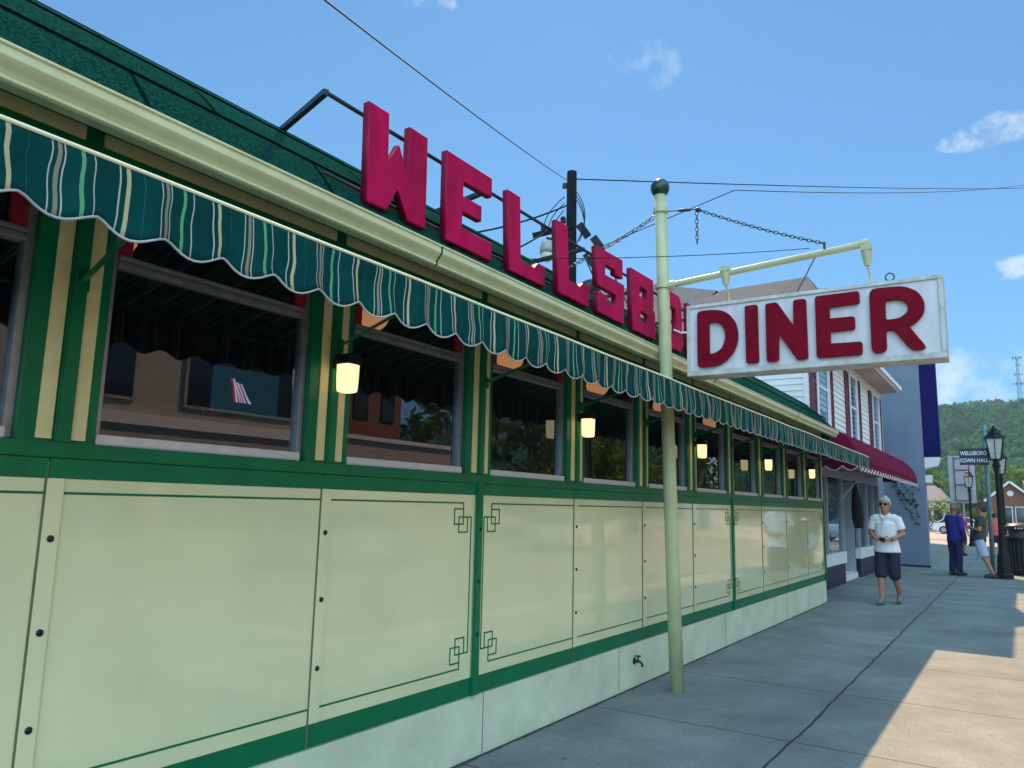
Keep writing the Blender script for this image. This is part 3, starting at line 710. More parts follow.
MB().tube([(p[0]+.002, p[1], p[2]+.004) for p in topl[::6]], .0068, 8).build('sunlit_edge', mat('pale hem', (.80, .84, .60), .7, .05, 8), aw, smooth=True)  # pale strip stands for sunlight on the cloth edge
MB().tube([(AX-.012, ya, AZ-.014), (AX-.012, yb, AZ-.014)], .011, 8).build('front_bar', 'green_dk', aw)
for i in range(I0, I1):
    MB().bar((.03, ys(i)+.03, 2.235), (AX-.015, ys(i)-.09, 2.385), .028, .012, (1, 0, 0)).build('brace', 'green', aw)
    MB().box(.0225, .042, ys(i)+.005, ys(i)+.052, 2.20, 2.27).build('bracket', 'green', aw, bevel=.003)

# ------------------------------------------------------------------ rooftop letters
rs = thing('roof_sign', 'tall red block letters standing in a row along the diner roof edge', 'sign', (.18, 2.5, 2.9))
def lx(u, v, d): return (.183+d, u, v)
zt, zb = 3.455, 2.947
LET = [
 ([[(2.575, 3.452), (2.71, 3.455), (2.718, 3.165), (2.80, 3.31), (2.885, 3.155), (2.885, 3.452), (3.020, 3.452), (3.030, 2.945), (2.893, 2.945), (2.803, 3.09), (2.723, 2.945), (2.590, 2.945)]]),
 ([[(3.204, 3.455), (3.640, 3.455), (3.640, 3.345), (3.354, 3.340), (3.354, 3.240), (3.540, 3.240), (3.540, 3.158), (3.352, 3.158), (3.352, 3.045), (3.655, 3.045), (3.655, 2.944), (3.215, 2.944)]]),
 ([[(3.830, 3.452), (3.962, 3.452), (3.985, 3.03), (4.160, 3.03), (4.20, 3.07), (4.292, 3.07), (4.288, 2.945), (3.860, 2.945)]]),
 ([[(4.448, 3.458), (4.592, 3.462), (4.622, 3.065), (4.800, 3.065), (4.84, 3.10), (4.942, 3.10), (4.930, 2.952), (4.482, 2.955)]]),
 ([[(5.055, 3.455), (5.516, 3.47), (5.517, 3.325), (5.385, 3.322), (5.385, 3.362), (5.197, 3.362), (5.198, 3.265), (5.545, 3.267), (5.540, 2.951), (5.085, 2.954), (5.100, 3.10), (5.240, 3.103), (5.240, 3.06), (5.400, 3.060), (5.405, 3.160), (5.075, 3.160)]]),
 ([[(5.690, 3.455), (6.145, 3.465), (6.155, 3.23), (6.135, 3.205), (6.185, 3.175), (6.189, 2.948), (5.720, 2.945)], [(5.851, 3.355), (6.015, 3.353), (6.015, 3.255), (5.851, 3.255)], [(5.870, 3.140), (6.040, 3.138), (6.040, 3.040), (5.870, 3.040)]]),
 ([[(6.36, 3.42), (6.42, 3.472), (6.77, 3.472), (6.83, 3.42), (6.85, 3.0), (6.80, 2.95), (6.43, 2.945), (6.37, 2.99)], [(6.52, 3.34), (6.69, 3.34), (6.70, 3.08), (6.53, 3.08)]]),
 ([[(7.00, 3.46), (7.44, 3.46), (7.46, 3.22), (7.40, 3.17), (7.49, 2.948), (7.34, 2.948), (7.27, 3.13), (7.17, 3.13), (7.175, 2.948), (7.02, 2.948)], [(7.16, 3.35), (7.31, 3.35), (7.31, 3.24), (7.16, 3.24)]]),
 ([[(7.63, 3.42), (7.69, 3.472), (8.04, 3.472), (8.10, 3.42), (8.12, 3.0), (8.07, 2.95), (7.70, 2.945), (7.64, 2.99)], [(7.79, 3.34), (7.96, 3.34), (7.97, 3.08), (7.80, 3.08)]]),
]
def inset_rim(polys, w):
    return polys
for polys in LET:
    o = outline_mesh('letter', polys, .034, .007, 'signedge', rs, lx)
    # recessed-looking face plate, slightly smaller than the can
    me = o.data; me.materials.append(M['signred'])
    for p in me.polygons:
        if p.normal.x > .9: p.material_index = 1
b = MB()
b.tube([(.128, 2.36, 3.42), (.128, 8.3, 3.42)], .011, 8); b.tube([(.128, 2.36, 3.02), (.128, 8.3, 3.02)], .009, 8)
b.build('rail', 'steel', rs)
b = MB()
for k, y in enumerate((2.36, 3.72, 5.0, 6.26, 7.5, 8.3)):
    MB().bar((.12, y, 3.43), (-.62, y+.28, 3.50), .028, .028).build('strut', 'steel', rs)
def glow(y):
    return [(.215, y-.05, 3.22), (.235, y, 3.19), (.215, y+.06, 3.2)]
b = MB(); b.tube([(.21, 6.62, 3.12), (.23, 6.75, 3.115), (.24, 6.86, 3.14), (.22, 7.0, 3.18)], .009, 6); b.build('tube_lead', 'white', rs, smooth=True)
b = MB(); b.tube([(.19, 6.9, 3.40), (.23, 7.05, 3.36), (.24, 7.06, 3.24)], .007, 6); b.ball((.235, 7.04, 3.40), .035, 10, 6, (1.2, 1.2, .5)); b.build('lead_cap', 'steel', rs, smooth=True)

# ------------------------------------------------------------------ leaning post with arm, hanging DINER sign
pf, pt_ = Vector((.345, 6.26, 0)), Vector((.335, 6.005, 4.19))
post = thing('sign_post', 'tall pale green leaning post with dark ball top, rising through the awning', 'post', tuple(pf))
ax = lambda t: pf+(pt_-pf)*t
MB().tube([ax(0), ax(.25), ax(.5), ax(.75), ax(1)], [.058, .057, .055, .053, .050], 20).build('pole', 'post', post, smooth=True)
MB().ball(tuple(pt_+Vector((0, 0, .06))), .083, 22, 14).build('finial', 'ball', post, smooth=True)
b = MB().tube([ax(.805)+Vector((.03, 0, 0)), (1.93, 6.05, 3.475)], .026, 14)
b.lathe([(.036, 0), (.036, .05)], (1.92, 6.05, 3.475), 14, 'x'); b.lathe([(.04, 0), (.04, .06)], tuple(ax(.805)+Vector((.045, 0, 0))), 14, 'x')
b.build('arm', 'post', post, smooth=False, bevel=0)
b = MB()
for t, r_ in ((.965, .064), (.805, .068)):
    c = ax(t); b.lathe([(r_, -.02), (r_, .02)], tuple(c), 16)
b.tube([ax(.80)+Vector((-.0, -.07, 0)), ax(.80)+Vector((0, -.07, .1))], .008, 6)
b.build('collar', 'post', post)
def chain(p0, p1, step, r, sag=0.):
    p0 = Vector(p0); p1 = Vector(p1); n_ = max(2, int((p1-p0).length/step)); b = MB()
    for k in range(n_):
        def at(t): q = p0.lerp(p1, t); return q-Vector((0, 0, sag*4*t*(1-t)))
        a, c = at(k/n_), at((k+1)/n_); d = (c-a); L_ = d.length*.68; d.normalize()
        s_ = d.cross(Vector((0, 0, 1)) if abs(d.z) < .9 else Vector((1, 0, 0))).normalized(); u_ = s_.cross(d)
        w = s_ if k % 2 else u_; m_ = (a+c)/2; ring = []
        for j in range(10):
            t = 2*math.pi*j/10; ring.append(m_+d*math.cos(t)*L_+w*math.sin(t)*L_*.5)
        ring.append(ring[0]); b.tube(ring, r, 5, cap=False)
    return b
pa = ax(.962)+Vector((.055, 0, 0))
b = chain((.66, 6.03, 4.0), (1.66, 6.05, 3.53), .034, .0042, .02); b.build('chain', 'chain', post, smooth=True)
b = chain((.655, 6.03, 3.985), (.655, 6.03, 3.70), .034, .0042); b.build('loose_chain', 'chain', post, smooth=True)
b = MB().tube([pa, pa.lerp(Vector((.66, 6.03, 4.0)), .35), pa.lerp(Vector((.66, 6.03, 4.0)), .45), pa.lerp(Vector((.66, 6.03, 4.0)), .75), pa.lerp(Vector((.66, 6.03, 4.0)), .82), (.66, 6.03, 4.0)], [.005, .005, .014, .014, .005, .005], 8)
b.ball((.665, 6.03, 3.995), .022, 10, 6)
MB().tube([(1.66, 6.05, 3.48), (1.66, 6.05, 3.54)], .010, 6).build('chain_eye', 'steel', post)
b.build('turnbuckle', 'steel', post, smooth=True)
# back stay from the post head to the roof
b = chain(tuple(ax(.955)+Vector((-.06, 0, 0))), (-1.0, 6.42, 3.77), .05, .0045, .03); b.build('back_chain', 'chain', post, smooth=True)

sg = thing('hanging_sign', 'white box sign with raised red letters hanging from the post arm', 'sign', (1.49, 6.15, 2.57))
x0, x1, y0, y1, z0, z1 = .545, 2.435, 6.055, 6.27, 2.567, 3.172
MB().box(x0+.02, x1-.02, y0+.008, y1-.008, z0+.02, z1-.02).build('box', 'signwhite', sg, bevel=.008)
b = MB()
for ya_, yb_ in ((y0-.006, y0+.02), (y1-.02, y1+.006)):
    b.box(x0, x1, ya_, yb_, z0, z0+.045); b.box(x0, x1, ya_, yb_, z1-.03, z1)
    b.box(x0, x0+.03, ya_, yb_, z0+.0455, z1-.0305); b.box(x1-.03, x1, ya_, yb_, z0+.0455, z1-.0305)
b.box(x0, x1, y0+.0205, y1-.0205, z0, z0+.018); b.box(x0, x1, y0+.0205, y1-.0205, z1-.018, z1)
b.box(x0, x0+.018, y0+.0205, y1-.0205, z0+.0185, z1-.0185); b.box(x1-.018, x1, y0+.0205, y1-.0205, z0+.0185, z1-.0185)
b.build('frame', 'signframe', sg, bevel=.004)
DL = [
 [[(.647, 3.103), (.729, 3.107), (.844, 3.094), (.911, 3.054), (.965, 2.973), (.980, 2.87), (.966, 2.793), (.932, 2.728), (.869, 2.666), (.812, 2.642), (.730, 2.636), (.646, 2.636)], [(.741, 3.004), (.802, 3.007), (.853, 2.975), (.880, 2.915), (.880, 2.847), (.852, 2.775), (.797, 2.74), (.741, 2.733)]],
 [[(1.043, 3.103), (1.138, 3.103), (1.138, 2.638), (1.045, 2.638)]],
 [[(1.207, 3.100), (1.290, 3.103), (1.415, 2.895), (1.420, 3.103), (1.508, 3.103), (1.510, 2.637), (1.435, 2.634), (1.297, 2.862), (1.292, 2.638), (1.206, 2.638)]],
 [[(1.582, 3.111), (1.888, 3.112), (1.890, 3.022), (1.676, 3.018), (1.675, 2.925), (1.851, 2.923), (1.850, 2.829), (1.676, 2.828), (1.675, 2.732), (1.894, 2.727), (1.892, 2.635), (1.578, 2.637)]],
 [[(1.963, 3.115), (2.080, 3.115), (2.190, 3.108), (2.276, 3.059), (2.315, 2.979), (2.307, 2.893), (2.252, 2.832), (2.205, 2.812), (2.318, 2.637), (2.218, 2.635), (2.110, 2.798), (2.056, 2.797), (2.056, 2.638), (1.961, 2.637)], [(2.061, 3.017), (2.110, 3.019), (2.165, 3.016), (2.215, 2.975), (2.210, 2.915), (2.158, 2.876), (2.110, 2.871), (2.059, 2.871)]],
]
def rndc(poly, r_):
    q = []; n_ = len(poly)
    for i in range(n_):
        a = Vector(poly[i-1]); b_ = Vector(poly[i]); c = Vector(poly[(i+1) % n_])
        d1 = (a-b_); d2 = (c-b_); r1 = min(r_, d1.length*.4, d2.length*.4); d1.normalize(); d2.normalize()
        p1 = b_+d1*r1; p2 = b_+d2*r1
        for t in (0, .33, .67, 1): q.append(tuple(p1*(1-t)**2+b_*2*t*(1-t)+p2*t*t))
    return q
for polys in DL:
    pp = [rndc(p, .016 if k == 0 and len(p) in (4, 10, 12) else .045) for k, p in enumerate(polys)]
    if len(polys[0]) in (12, 14) and len(polys) > 1: pp = [rndc(p, .05) for p in polys]
    outline_mesh('letter', pp, .018, .0035, 'dinerred', sg, lambda u, v, d: (u, 6.049-d-.012, v))
for x in (.885, 1.955):
    b = MB(); b.lathe([(.02, -.14), (.036, -.06), (.04, -.02), (.04, 0)], (x, 6.05, 3.445), 12); b.box(x-.036, x+.036, 6.01, 6.09, 3.42, 3.46)
    b.tube([(x, 6.05, 3.31), (x+.01, 6.09, 3.24), (x+.005, 6.12, 3.17)], .008, 6)
    b.build('hanger', 'post', sg, bevel=.0)
ring = [(2.09, 6.15, 3.235)]
b = MB(); rr = [(2.09+.03*math.cos(2*math.pi*k/14), 6.15, 3.225+.03*math.sin(2*math.pi*k/14)) for k in range(15)]; b.tube(rr, .006, 5, cap=False); b.tube([(2.09, 6.15, 3.17), (2.09, 6.15, 3.2)], .006, 6); b.build('lifting_eye', 'steel', sg)
b = MB().tube([(1.60, 6.05, 3.45), (1.42, 6.12, 3.175)], .0045, 6); b.build('brace_wire', 'steel', sg)

# ------------------------------------------------------------------ foliage
def leaves(clumps, n_each, size, rng, flat=.6):
    """cloud of small leaf quads: clumps = (center, radius)"""
    V = []; Fc = []
    for (c, r_) in clumps:
        m_ = max(6, int(n_each*(r_**2)))
        for _ in range(m_):
            while True:
                d = Vector((rng.uniform(-1, 1), rng.uniform(-1, 1), rng.uniform(-1, 1)))
                if .2 < d.length < 1: break
            p = Vector(c)+Vector((d.x*r_, d.y*r_, d.z*r_*.8))*(.55+.45*rng.random())
            nrm = (d+Vector((rng.gauss(0, .6), rng.gauss(0, .6), rng.gauss(.5, .5)))).normalized()
            a = nrm.orthogonal().normalized(); bb = nrm.cross(a); an = rng.uniform(0, 6.28)
            a, bb = a*math.cos(an)+bb*math.sin(an), bb*math.cos(an)-a*math.sin(an)
            s_ = size*rng.uniform(.6, 1.3); o = len(V)
            V += [p-a*s_, p+bb*s_*.55+nrm*s_*.15, p+a*s_, p-bb*s_*.55+nrm*s_*.15]; Fc.append((o, o+1, o+2, o+3))
    return V, Fc
def make_tree(name, label, h, cr_, m, seed, group, n_each=60, size=.28, trunk=True, cat='tree', low=.35):
    rng = random.Random(seed)
    t = thing(name, label, cat, (0, 0, 0), group)
    b = MB()
    b.tube([(0, 0, -.2), (.03, 0, h*.15), (rng.uniform(-.1, .1), .05, h*.4), (rng.uniform(-.2, .2), 0, h*.7), (0, 0, h*.93)], [h*.028, h*.022, h*.017, h*.010, h*.003], 9)
    cl = []
    for k in range(16):
        a = rng.uniform(0, 6.28); zz = rng.uniform(low, .95)*h; rr_ = cr_*math.sqrt(max(.05, 1-((zz/h-.6)/.45)**2))*rng.uniform(.5, 1)
        e = Vector((math.cos(a)*rr_, math.sin(a)*rr_, zz)); s0 = Vector((0, 0, zz*.72))
        b.tube([s0, s0.lerp(e, .5)+Vector((0, 0, -.05*h*.3)), e], [h*.009, h*.006, h*.002], 6)
        cl.append((e, cr_*rng.uniform(.28, .5)))
    cl.append((Vector((0, 0, h*.92)), cr_*.4))
    b.build('trunk', 'bark', t, smooth=True, loc=(0, 0, 0))
    V, Fc = leaves(cl, n_each, size, rng)
    lb = MB(); lb.v = [tuple(q) for q in V]; lb.f = Fc
    me = bpy.data.meshes.new('crown'); me.from_pydata(lb.v, [], Fc); me.materials.append(M[m]); link('crown', me, t, (0, 0, 0))
    return t
def make_bush(label, w, h, m, seed, loc, group=None, size=.12, n_each=300):
    rng = random.Random(seed); t = thing('bush', label, 'bush', loc, group)
    cl = [(Vector((rng.uniform(-w, w)*.6, rng.uniform(-w, w)*.4, h*rng.uniform(.25, .8))), h*rng.uniform(.28, .42)) for _ in range(9)]
    V, Fc = leaves(cl, n_each, size, rng)
    me = bpy.data.meshes.new('foliage'); me.from_pydata([tuple(q) for q in V], [], Fc); me.materials.append(M[m]); link('foliage', me, t, (0, 0, 0))
    b = MB()
    for k in range(5): b.tube([(rng.uniform(-.2, .2), rng.uniform(-.2, .2), -.2), cl[k][0]], [.03, .01], 6)
    b.build('stem', 'bark', t, loc=(0, 0, 0))
    return t

# ------------------------------------------------------------------ white clapboard house with shop next door
HX, HY0, HY1, HZ = -.30, 14.35, 23.42, 4.74
house = thing('clapboard_house', 'white clapboard house with dark red shutters above a small shop', 'house', (-4, HY0, 0))
b = MB(); z = 2.62; lap = .115
while z < HZ:
    z2 = min(z+lap, HZ)
    b.prism([(HX-.05, z), (HX+.022, z), (HX+.004, z2), (HX-.05, z2)], HY0+.06, HY1-.002)
    # near side boards face the viewer
    b.add([(-9, HY0-.022, z), (HX-.05, HY0-.022, z), (HX-.05, HY0-.004, z2), (-9, HY0-.004, z2), (-9, HY0+.05, z), (HX-.05, HY0+.05, z), (HX-.05, HY0+.05, z2), (-9, HY0+.05, z2)],
          [(0, 1, 2, 3), (4, 7, 6, 5), (0, 4, 5, 1), (3, 2, 6, 7), (0, 3, 7, 4), (1, 5, 6, 2)])
    z = z2
b.build('siding', 'siding', house)
b = MB(); b.box(-9, HX-.06, HY0+.06, HY1, 2.66, HZ+.02); b.build('core_wall', 'siding', house)
b = MB(); b.box(HX-.045, HX+.032, HY0-.032, HY0+.055, 2.6, HZ); b.build('corner_board', 'white', house)
b = MB(); b.box(HX-.045, HX+.032, HY1-.1, HY1+.01, 2.6, HZ); b.build('corner_board', 'white', house)
EX = .20
def slab(b, quad, th):
    q = [Vector(p) for p in quad]; dn = Vector((0, 0, -th))
    b.add(q+[p+dn for p in q], [(0, 1, 2, 3), (7, 6, 5, 4)]+[(i, i+4, (i+1) % 4+4, (i+1) % 4) for i in range(4)])
# main roof: hip towards the street side, ridge across
ez = 4.93
e = [(EX, HY0-.16, ez), (EX, HY1+.04, ez), (-9.3, HY1+.04, ez), (-9.3, HY0-.16, ez)]
rA, rB = (-1.1, 18.7, 7.06), (-3.43, 18.7, 7.0)
b = MB()
b.add([e[0], e[1], rA, e[3], e[2], rB], [(0, 1, 2), (3, 0, 2, 5), (1, 4, 5, 2), (4, 3, 5), (0, 3, 4, 1)])
b.build('roof', 'shingle_br', house)
b = MB()  # cross gable to the street
b.add([(-.34, 18.0, 6.2), (-.34, 20.6, 6.2), (-.34, 19.3, 6.86), (-3.4, 18.0, 6.2), (-3.4, 20.6, 6.2), (-3.4, 19.3, 7.02)], [(0, 1, 2), (0, 2, 5, 3), (1, 4, 5, 2), (0, 3, 4, 1), (3, 5, 4)])
b.add([(-.36, 18.1, 4.9), (-.36, 20.5, 4.9), (-.36, 20.5, 6.2), (-.36, 18.1, 6.2), (-3.4, 18.1, 4.9), (-3.4, 20.5, 4.9), (-3.4, 20.5, 6.2), (-3.4, 18.1, 6.2)], [(0, 1, 2, 3), (4, 7, 6, 5), (0, 3, 7, 4), (1, 5, 6, 2), (3, 2, 6, 7), (0, 4, 5, 1)])
b.build('front_gable', 'shingle_br', house)
b = MB(); b.add([(-3.2, 18.3, 6.9), (-3.2, 24, 5.2), (-9.2, 24, 5.2), (-9.2, 15.2, 5.2), (-3.2, 15.2, 5.2), (-5.2, 18.9, 7.5), (-6.8, 18.9, 7.5)], [(0, 1, 5), (1, 2, 6, 5), (2, 3, 6), (3, 4, 5, 6), (4, 0, 5)]); b.build('rear_roof', 'shingle_br', house)
b = MB()
b.box(HX-.02, EX-.03, HY0-.14, HY1+.02, HZ+.06, HZ+.08)
b.build('eave_soffit', mat('tan soffit', (.50, .42, .34), .6, .08, 4), house)
b = MB(); b.box(EX-.03, EX-.005, HY0-.16, HY1+.04, HZ+.055, ez-.005); b.box(EX-.0045, EX+.06, HY0-.16, HY1+.05, HZ+.10, ez+.01); b.box(HX-.04, EX-.031, HY1+.005, HY1+.03, HZ+.055, ez-.01); b.build('fascia_gutter', 'white', house)
b = MB(); b.box(HX+.002, HX+.03, HY0+.06, HY1-.11, HZ-.16, HZ+.055); b.build('frieze_board', 'white', house)
for s0, w0, w1, s1 in ((14.52, 15.05, 16.08, 16.55), (17.98, 18.42, 19.32, 19.86), (21.22, 21.66, 22.72, 23.2)):
    b = MB(); X = HX+.02
    b.box(X, X+.05, w0-.06, w0+.05, 3.12, 4.62); b.box(X, X+.05, w1-.05, w1+.06, 3.12, 4.62); b.box(X, X+.05, w0+.05, w1-.05, 4.55, 4.62); b.box(X, X+.075, w0-.08, w1+.08, 3.06, 3.12); b.box(X, X+.03, w0+.05, w1-.05, 3.83, 3.88)
    wn = b.build('window', 'white', house, bevel=.004)
    MB().box(X-.01, X+.012, w0+.05, w1-.05, 3.12, 4.55).build('pane', 'houseglass', wn)
    MB().box(X-.05, X-.03, w0, w1, 3.1, 4.6).build('curtain', mat('window blind', (.10, .12, .16), .8, .2, 5), wn)
    for a, c in ((s0, w0-.075), (w1+.075, s1)):
        b = MB(); b.box(X, X+.02, a, c, 3.14, 4.60)
        b.box(X+.02, X+.035, a, a+.05, 3.14, 4.60); b.box(X+.02, X+.035, c-.05, c, 3.14, 4.60)
        for zz in (3.14, 3.84, 4.53): b.box(X+.02, X+.035, a+.05, c-.05, zz, zz+.07)
        zq = 3.23
        while zq < 4.5:
            if not 3.80 < zq < 3.92: b.prism([(X+.019, zq), (X+.032, zq), (X+.019, zq+.035)], a+.05, c-.05)
            zq += .045
        b.build('shutter', 'shutter', house)
# shop front
SX = -.42
b = MB()
for y0_, y1_ in ((14.0, 18.0), (19.9, 23.3)): b.box(SX-.1, SX, y0_, y1_, 0, .42)
b.build('bulkhead', 'bulk', house)
b = MB()
for y0_, y1_ in ((14.0, 18.05), (19.85, 23.3)): b.box(SX-.1, SX+.03, y0_, y1_, .425, .66)
b.build('sill_board', 'white', house, bevel=.006)
b = MB()
for y0_, y1_ in ((14.0, 18.05), (19.85, 23.3)):
    for y in (y0_+.02, y0_+1.25, y0_+2.3, y1_-.16): b.box(SX-.08, SX+.01, y, y+.11, .665, 2.2)
b.box(SX-.1, SX+.02, 14.0, 23.3, 2.205, 2.65)
b.build('shop_frame', 'dark_blue_trim', house, bevel=.006)
b = MB()
for y0_, y1_ in ((14.0, 18.05), (19.85, 23.3)): b.box(SX-.05, SX-.04, y0_, y1_, .66, 2.2)
b.build('shop_pane', 'shopglass', house)
b = MB(); b.box(-5, -4.9, 14.4, 23.2, 0, 2.7); b.box(-4.9, SX-.1, 14.4, 23.2, 2.62, 2.66); b.build('shop_interior', 'interior_dk', house)
b = MB(); b.box(SX-.6, SX-.54, 18.1, 18.25, .02, 2.2); b.box(SX-.6, SX-.54, 19.55, 19.75, .02, 2.2); b.box(SX-.6, SX-.54, 18.25, 19.55, .02, .25); b.box(SX-.6, SX-.54, 18.25, 19.55, 2.05, 2.2)
dr = b.build('door', 'white', house, bevel=.005)
MB().box(SX-.575, SX-.565, 18.25, 19.55, .25, 2.05).build('door_pane', 'shopglass', dr)
MB().tube([(SX-.53, 18.35, .95), (SX-.49, 18.35, .95), (SX-.49, 18.35, 1.25), (SX-.53, 18.35, 1.25)], .012, 6).build('handle', 'steel', dr)
for q0_ in (18.005, 19.85): MB().box(SX-.62, SX-.1, q0_, q0_+.045, 0, 2.2).build('entry_reveal', 'dark_blue_trim', house)
b = MB(); b.box(SX-.4, SX-.06, 18.06, 19.84, .0, .12); b.build('step', 'white', house)
# furled dark flag beside the door
fl = thing('furled_flag', 'dark furled flag hanging on a short pole beside the shop door', 'flag', (-.3, 17.9, 2.1))
MB().tube([(SX+.01, 17.75, 1.75), (-.05, 17.6, 2.15)], .014, 8).build('pole', 'white', fl)
prof = []
b = MB()
pts = [(-.10, 17.65, 2.14), (-.12, 17.75, 1.9), (-.12, 17.88, 1.6), (-.12, 17.95, 1.35), (-.12, 17.95, 1.16)]
b.tube(pts, [.03, .07, .11, .12, .08], 12); b.build('cloth', mat('black flag cloth', (.012, .010, .02), .9, .3, 6, .4, 10), fl, smooth=True)
# maroon awning: bellied canvas with a white scalloped edge
ma = thing('maroon_awning', 'bellied maroon canvas awning with white scalloped edge over the shop front', 'awning', (-.3, 18, 2.3))
my0, my1 = 14.15, 22.98
bm = bmesh.new(); rows = []
prof = []
for k in range(13):
    t = k/12*math.pi/2; prof.append((HX+.03+.82*math.sin(t)**1.0, 2.33+.70*math.cos(t)))
for i in range(201):
    y = my0+(my1-my0)*i/200; row = []
    sag = .035*abs(math.sin(math.pi*(y-my0)/1.26))
    for k, (x, zz) in enumerate(prof): row.append(bm.verts.new((x-sag*math.sin(math.pi*k/12)*.8, y, zz-sag*math.sin(math.pi*k/12))))
    rows.append(row)
for i in range(200):
    for k in range(12):
        f_ = bm.faces.new((rows[i][k], rows[i+1][k], rows[i+1][k+1], rows[i][k+1])); f_.smooth = True
for r_ in (rows[0], rows[-1]):
    cc = bm.verts.new((HX+.03, r_[0].co.y, 2.33)); bm.faces.new(r_+[cc])
me = bpy.data.meshes.new('canvas'); bm.to_mesh(me); bm.free(); me.materials.append(M['maroon']); c_ = link('canvas', me, ma); q = c_.modifiers.new('t', 'SOLIDIFY'); q.thickness = .006
def scallop_strip(pts0, pts1, n_, depth, name):
    bm = bmesh.new(); prev = None; ed = []
    for i in range(n_*10+1):
        t = i/(n_*10); p = Vector(pts0).lerp(Vector(pts1), t); ph = (i % 10)/10
        d = depth*(.45+.55*math.sin(math.pi*ph)) ; q = p-Vector((0, 0, d))
        a = bm.verts.new(p); c = bm.verts.new(q); ed.append(tuple(q))
        if prev: bm.faces.new((prev[0], a, c, prev[1]))
        prev = (a, c)
    me = bpy.data.meshes.new(name); bm.to_mesh(me); bm.free(); me.materials.append(M['maroon']); o = link(name, me, ma); m_ = o.modifiers.new('t', 'SOLIDIFY'); m_.thickness = .004
    MB().tube(ed, .012, 6).build('edging', mat('white edging', (.70, .66, .66), .8, .08, 8), ma, smooth=True)
scallop_strip((HX+.852, my0, 2.335), (HX+.852, my1, 2.335), 26, .14, 'valance')
scallop_strip((HX+.05, my0-.004, 2.335), (HX+.85, my0-.004, 2.335), 3, .14, 'return_valance')
b = MB()
for y in (my0+.02, 17.0, 19.9, my1-.02): b.tube([(HX+.03, y, 2.33), (HX+.83, y, 2.33)], .012, 6)
b.build('frame_bar', 'steel', ma)

# ------------------------------------------------------------------ blue-grey stucco building and its navy front
bb = thing('stucco_building', 'tall windowless blue grey stucco building projecting beyond the shop', 'building', (-4, 27, 0))
MB().box(-10, .56, 25.02, 25.4, 0.02, 7.7).build('wing_wall', 'stucco', bb, bevel=.02)
MB().box(-10, -1.4, 25.405, 34, 0.02, 7.6).build('wall', 'stucco', bb)
MB().box(-10.05, .60, 24.98, 25.45, 7.705, 7.85).build('coping', 'kerb', bb)
MB().box(-10, .575, 25.005, 25.018, 0, .06).build('footing', 'bulk', bb)
MB().box(-9.5, -.5, 23.5, 25.015, 0, 4.2).build('link_wall', 'stucco', bb)
nv = thing('navy_canopy', 'dark navy upright canopy fascia on the corner of the stucco building', 'canopy', (.56, 27, 3.1))
MB().box(.563, .985, 25.06, 25.36, 3.12, 7.6).build('fascia', 'navy', nv, bevel=.015)
MB().prism([(.563, 2.78), (.90, 2.86), (.97, 3.117), (.563, 3.117)], 25.08, 25.34).build('soffit_box', 'white', nv, bevel=.01)
MB().bar((.58, 25.2, 2.62), (.90, 25.2, 2.25), .07, .07).build('bracket', 'steel', nv)
MB().box(.563, .74, 25.1, 25.3, 2.38, 2.60).build('lamp_housing', 'white', nv)
# twig of ivy on the stucco wall
iv = thing('wall_creeper', 'sparse dark creeper twigs climbing the blue grey stucco wall', 'plant', (-.1, 24.99, 1.6))
rg = random.Random(3); b = MB(); cl = []; V = []; Fc = []
for k in range(5):
    p = Vector((-.32, 24.99, 2.35+.12*k)); pts = [tuple(p)]
    for s_ in range(7):
        p = p+Vector((rg.uniform(.05, .13), 0, rg.uniform(-.24, .02))); pts.append(tuple(p)); 
        for _ in range(3):
            c = p+Vector((rg.uniform(-.06, .06), -.03+rg.uniform(-.03, .01), rg.uniform(-.06, .06))); o = len(V); s2 = rg.uniform(.02, .04)
            V += [c+Vector((-s2, 0, 0)), c+Vector((0, -.02, -s2*.7)), c+Vector((s2, 0, 0)), c+Vector((0, .0, s2*.7))]; Fc.append((o, o+1, o+2, o+3))
    b.tube(pts, .006, 5)
b.build('stem', 'bark', iv)
me = bpy.data.meshes.new('leaves'); me.from_pydata([tuple(v) for v in V], [], Fc); me.materials.append(M['leaf_dk']); link('leaves', me, iv)
# an unseen block, added to throw the shade on the far sidewalk
fb = thing('shade_block', 'unseen block added behind the stucco building to shade the far sidewalk', 'building', (-9, 44, 0))
MB().box(-16, -3.6, 37, 54, -.1, 11.5).build('wall', 'beige', fb)
MB().box(-16.1, -3.5, 36.9, 54.1, 11.505, 11.8).build('coping', 'kerb', fb)

# ------------------------------------------------------------------ utility pole and wires
up_ = thing('utility_pole', 'dark wooden utility pole with cable clutter behind the roof letters', 'utility pole', (-4.9, 13.84, 0))
px_, py_ = -4.9, 13.84
MB().tube([(px_, py_, 0), (px_, py_, 8.68)], [.15, .105], 12).build('pole', 'wood_pole', up_, smooth=False)
b = MB(); b.bar((px_-.75, py_-.35, 7.25), (px_+.1, py_-.10, 7.4), .09, .10); b.bar((px_-.55, py_-.2, 6.9), (px_+.05, py_-.14, 6.98), .06, .06); b.build('crossarm', 'wood_pole', up_)
b = MB()
for dx, dy, zz in ((-.55, -.25, 7.36), (-.3, -.2, 7.42), (-.15, -.1, 7.5)): b.lathe([(.05, 0), (.07, .04), (.045, .07), (.07, .1), (.04, .15)], (px_+dx, py_+dy, zz), 10)
b.lathe([(.06, 0), (.05, .1)], (px_-.17, py_, 8.35), 10)

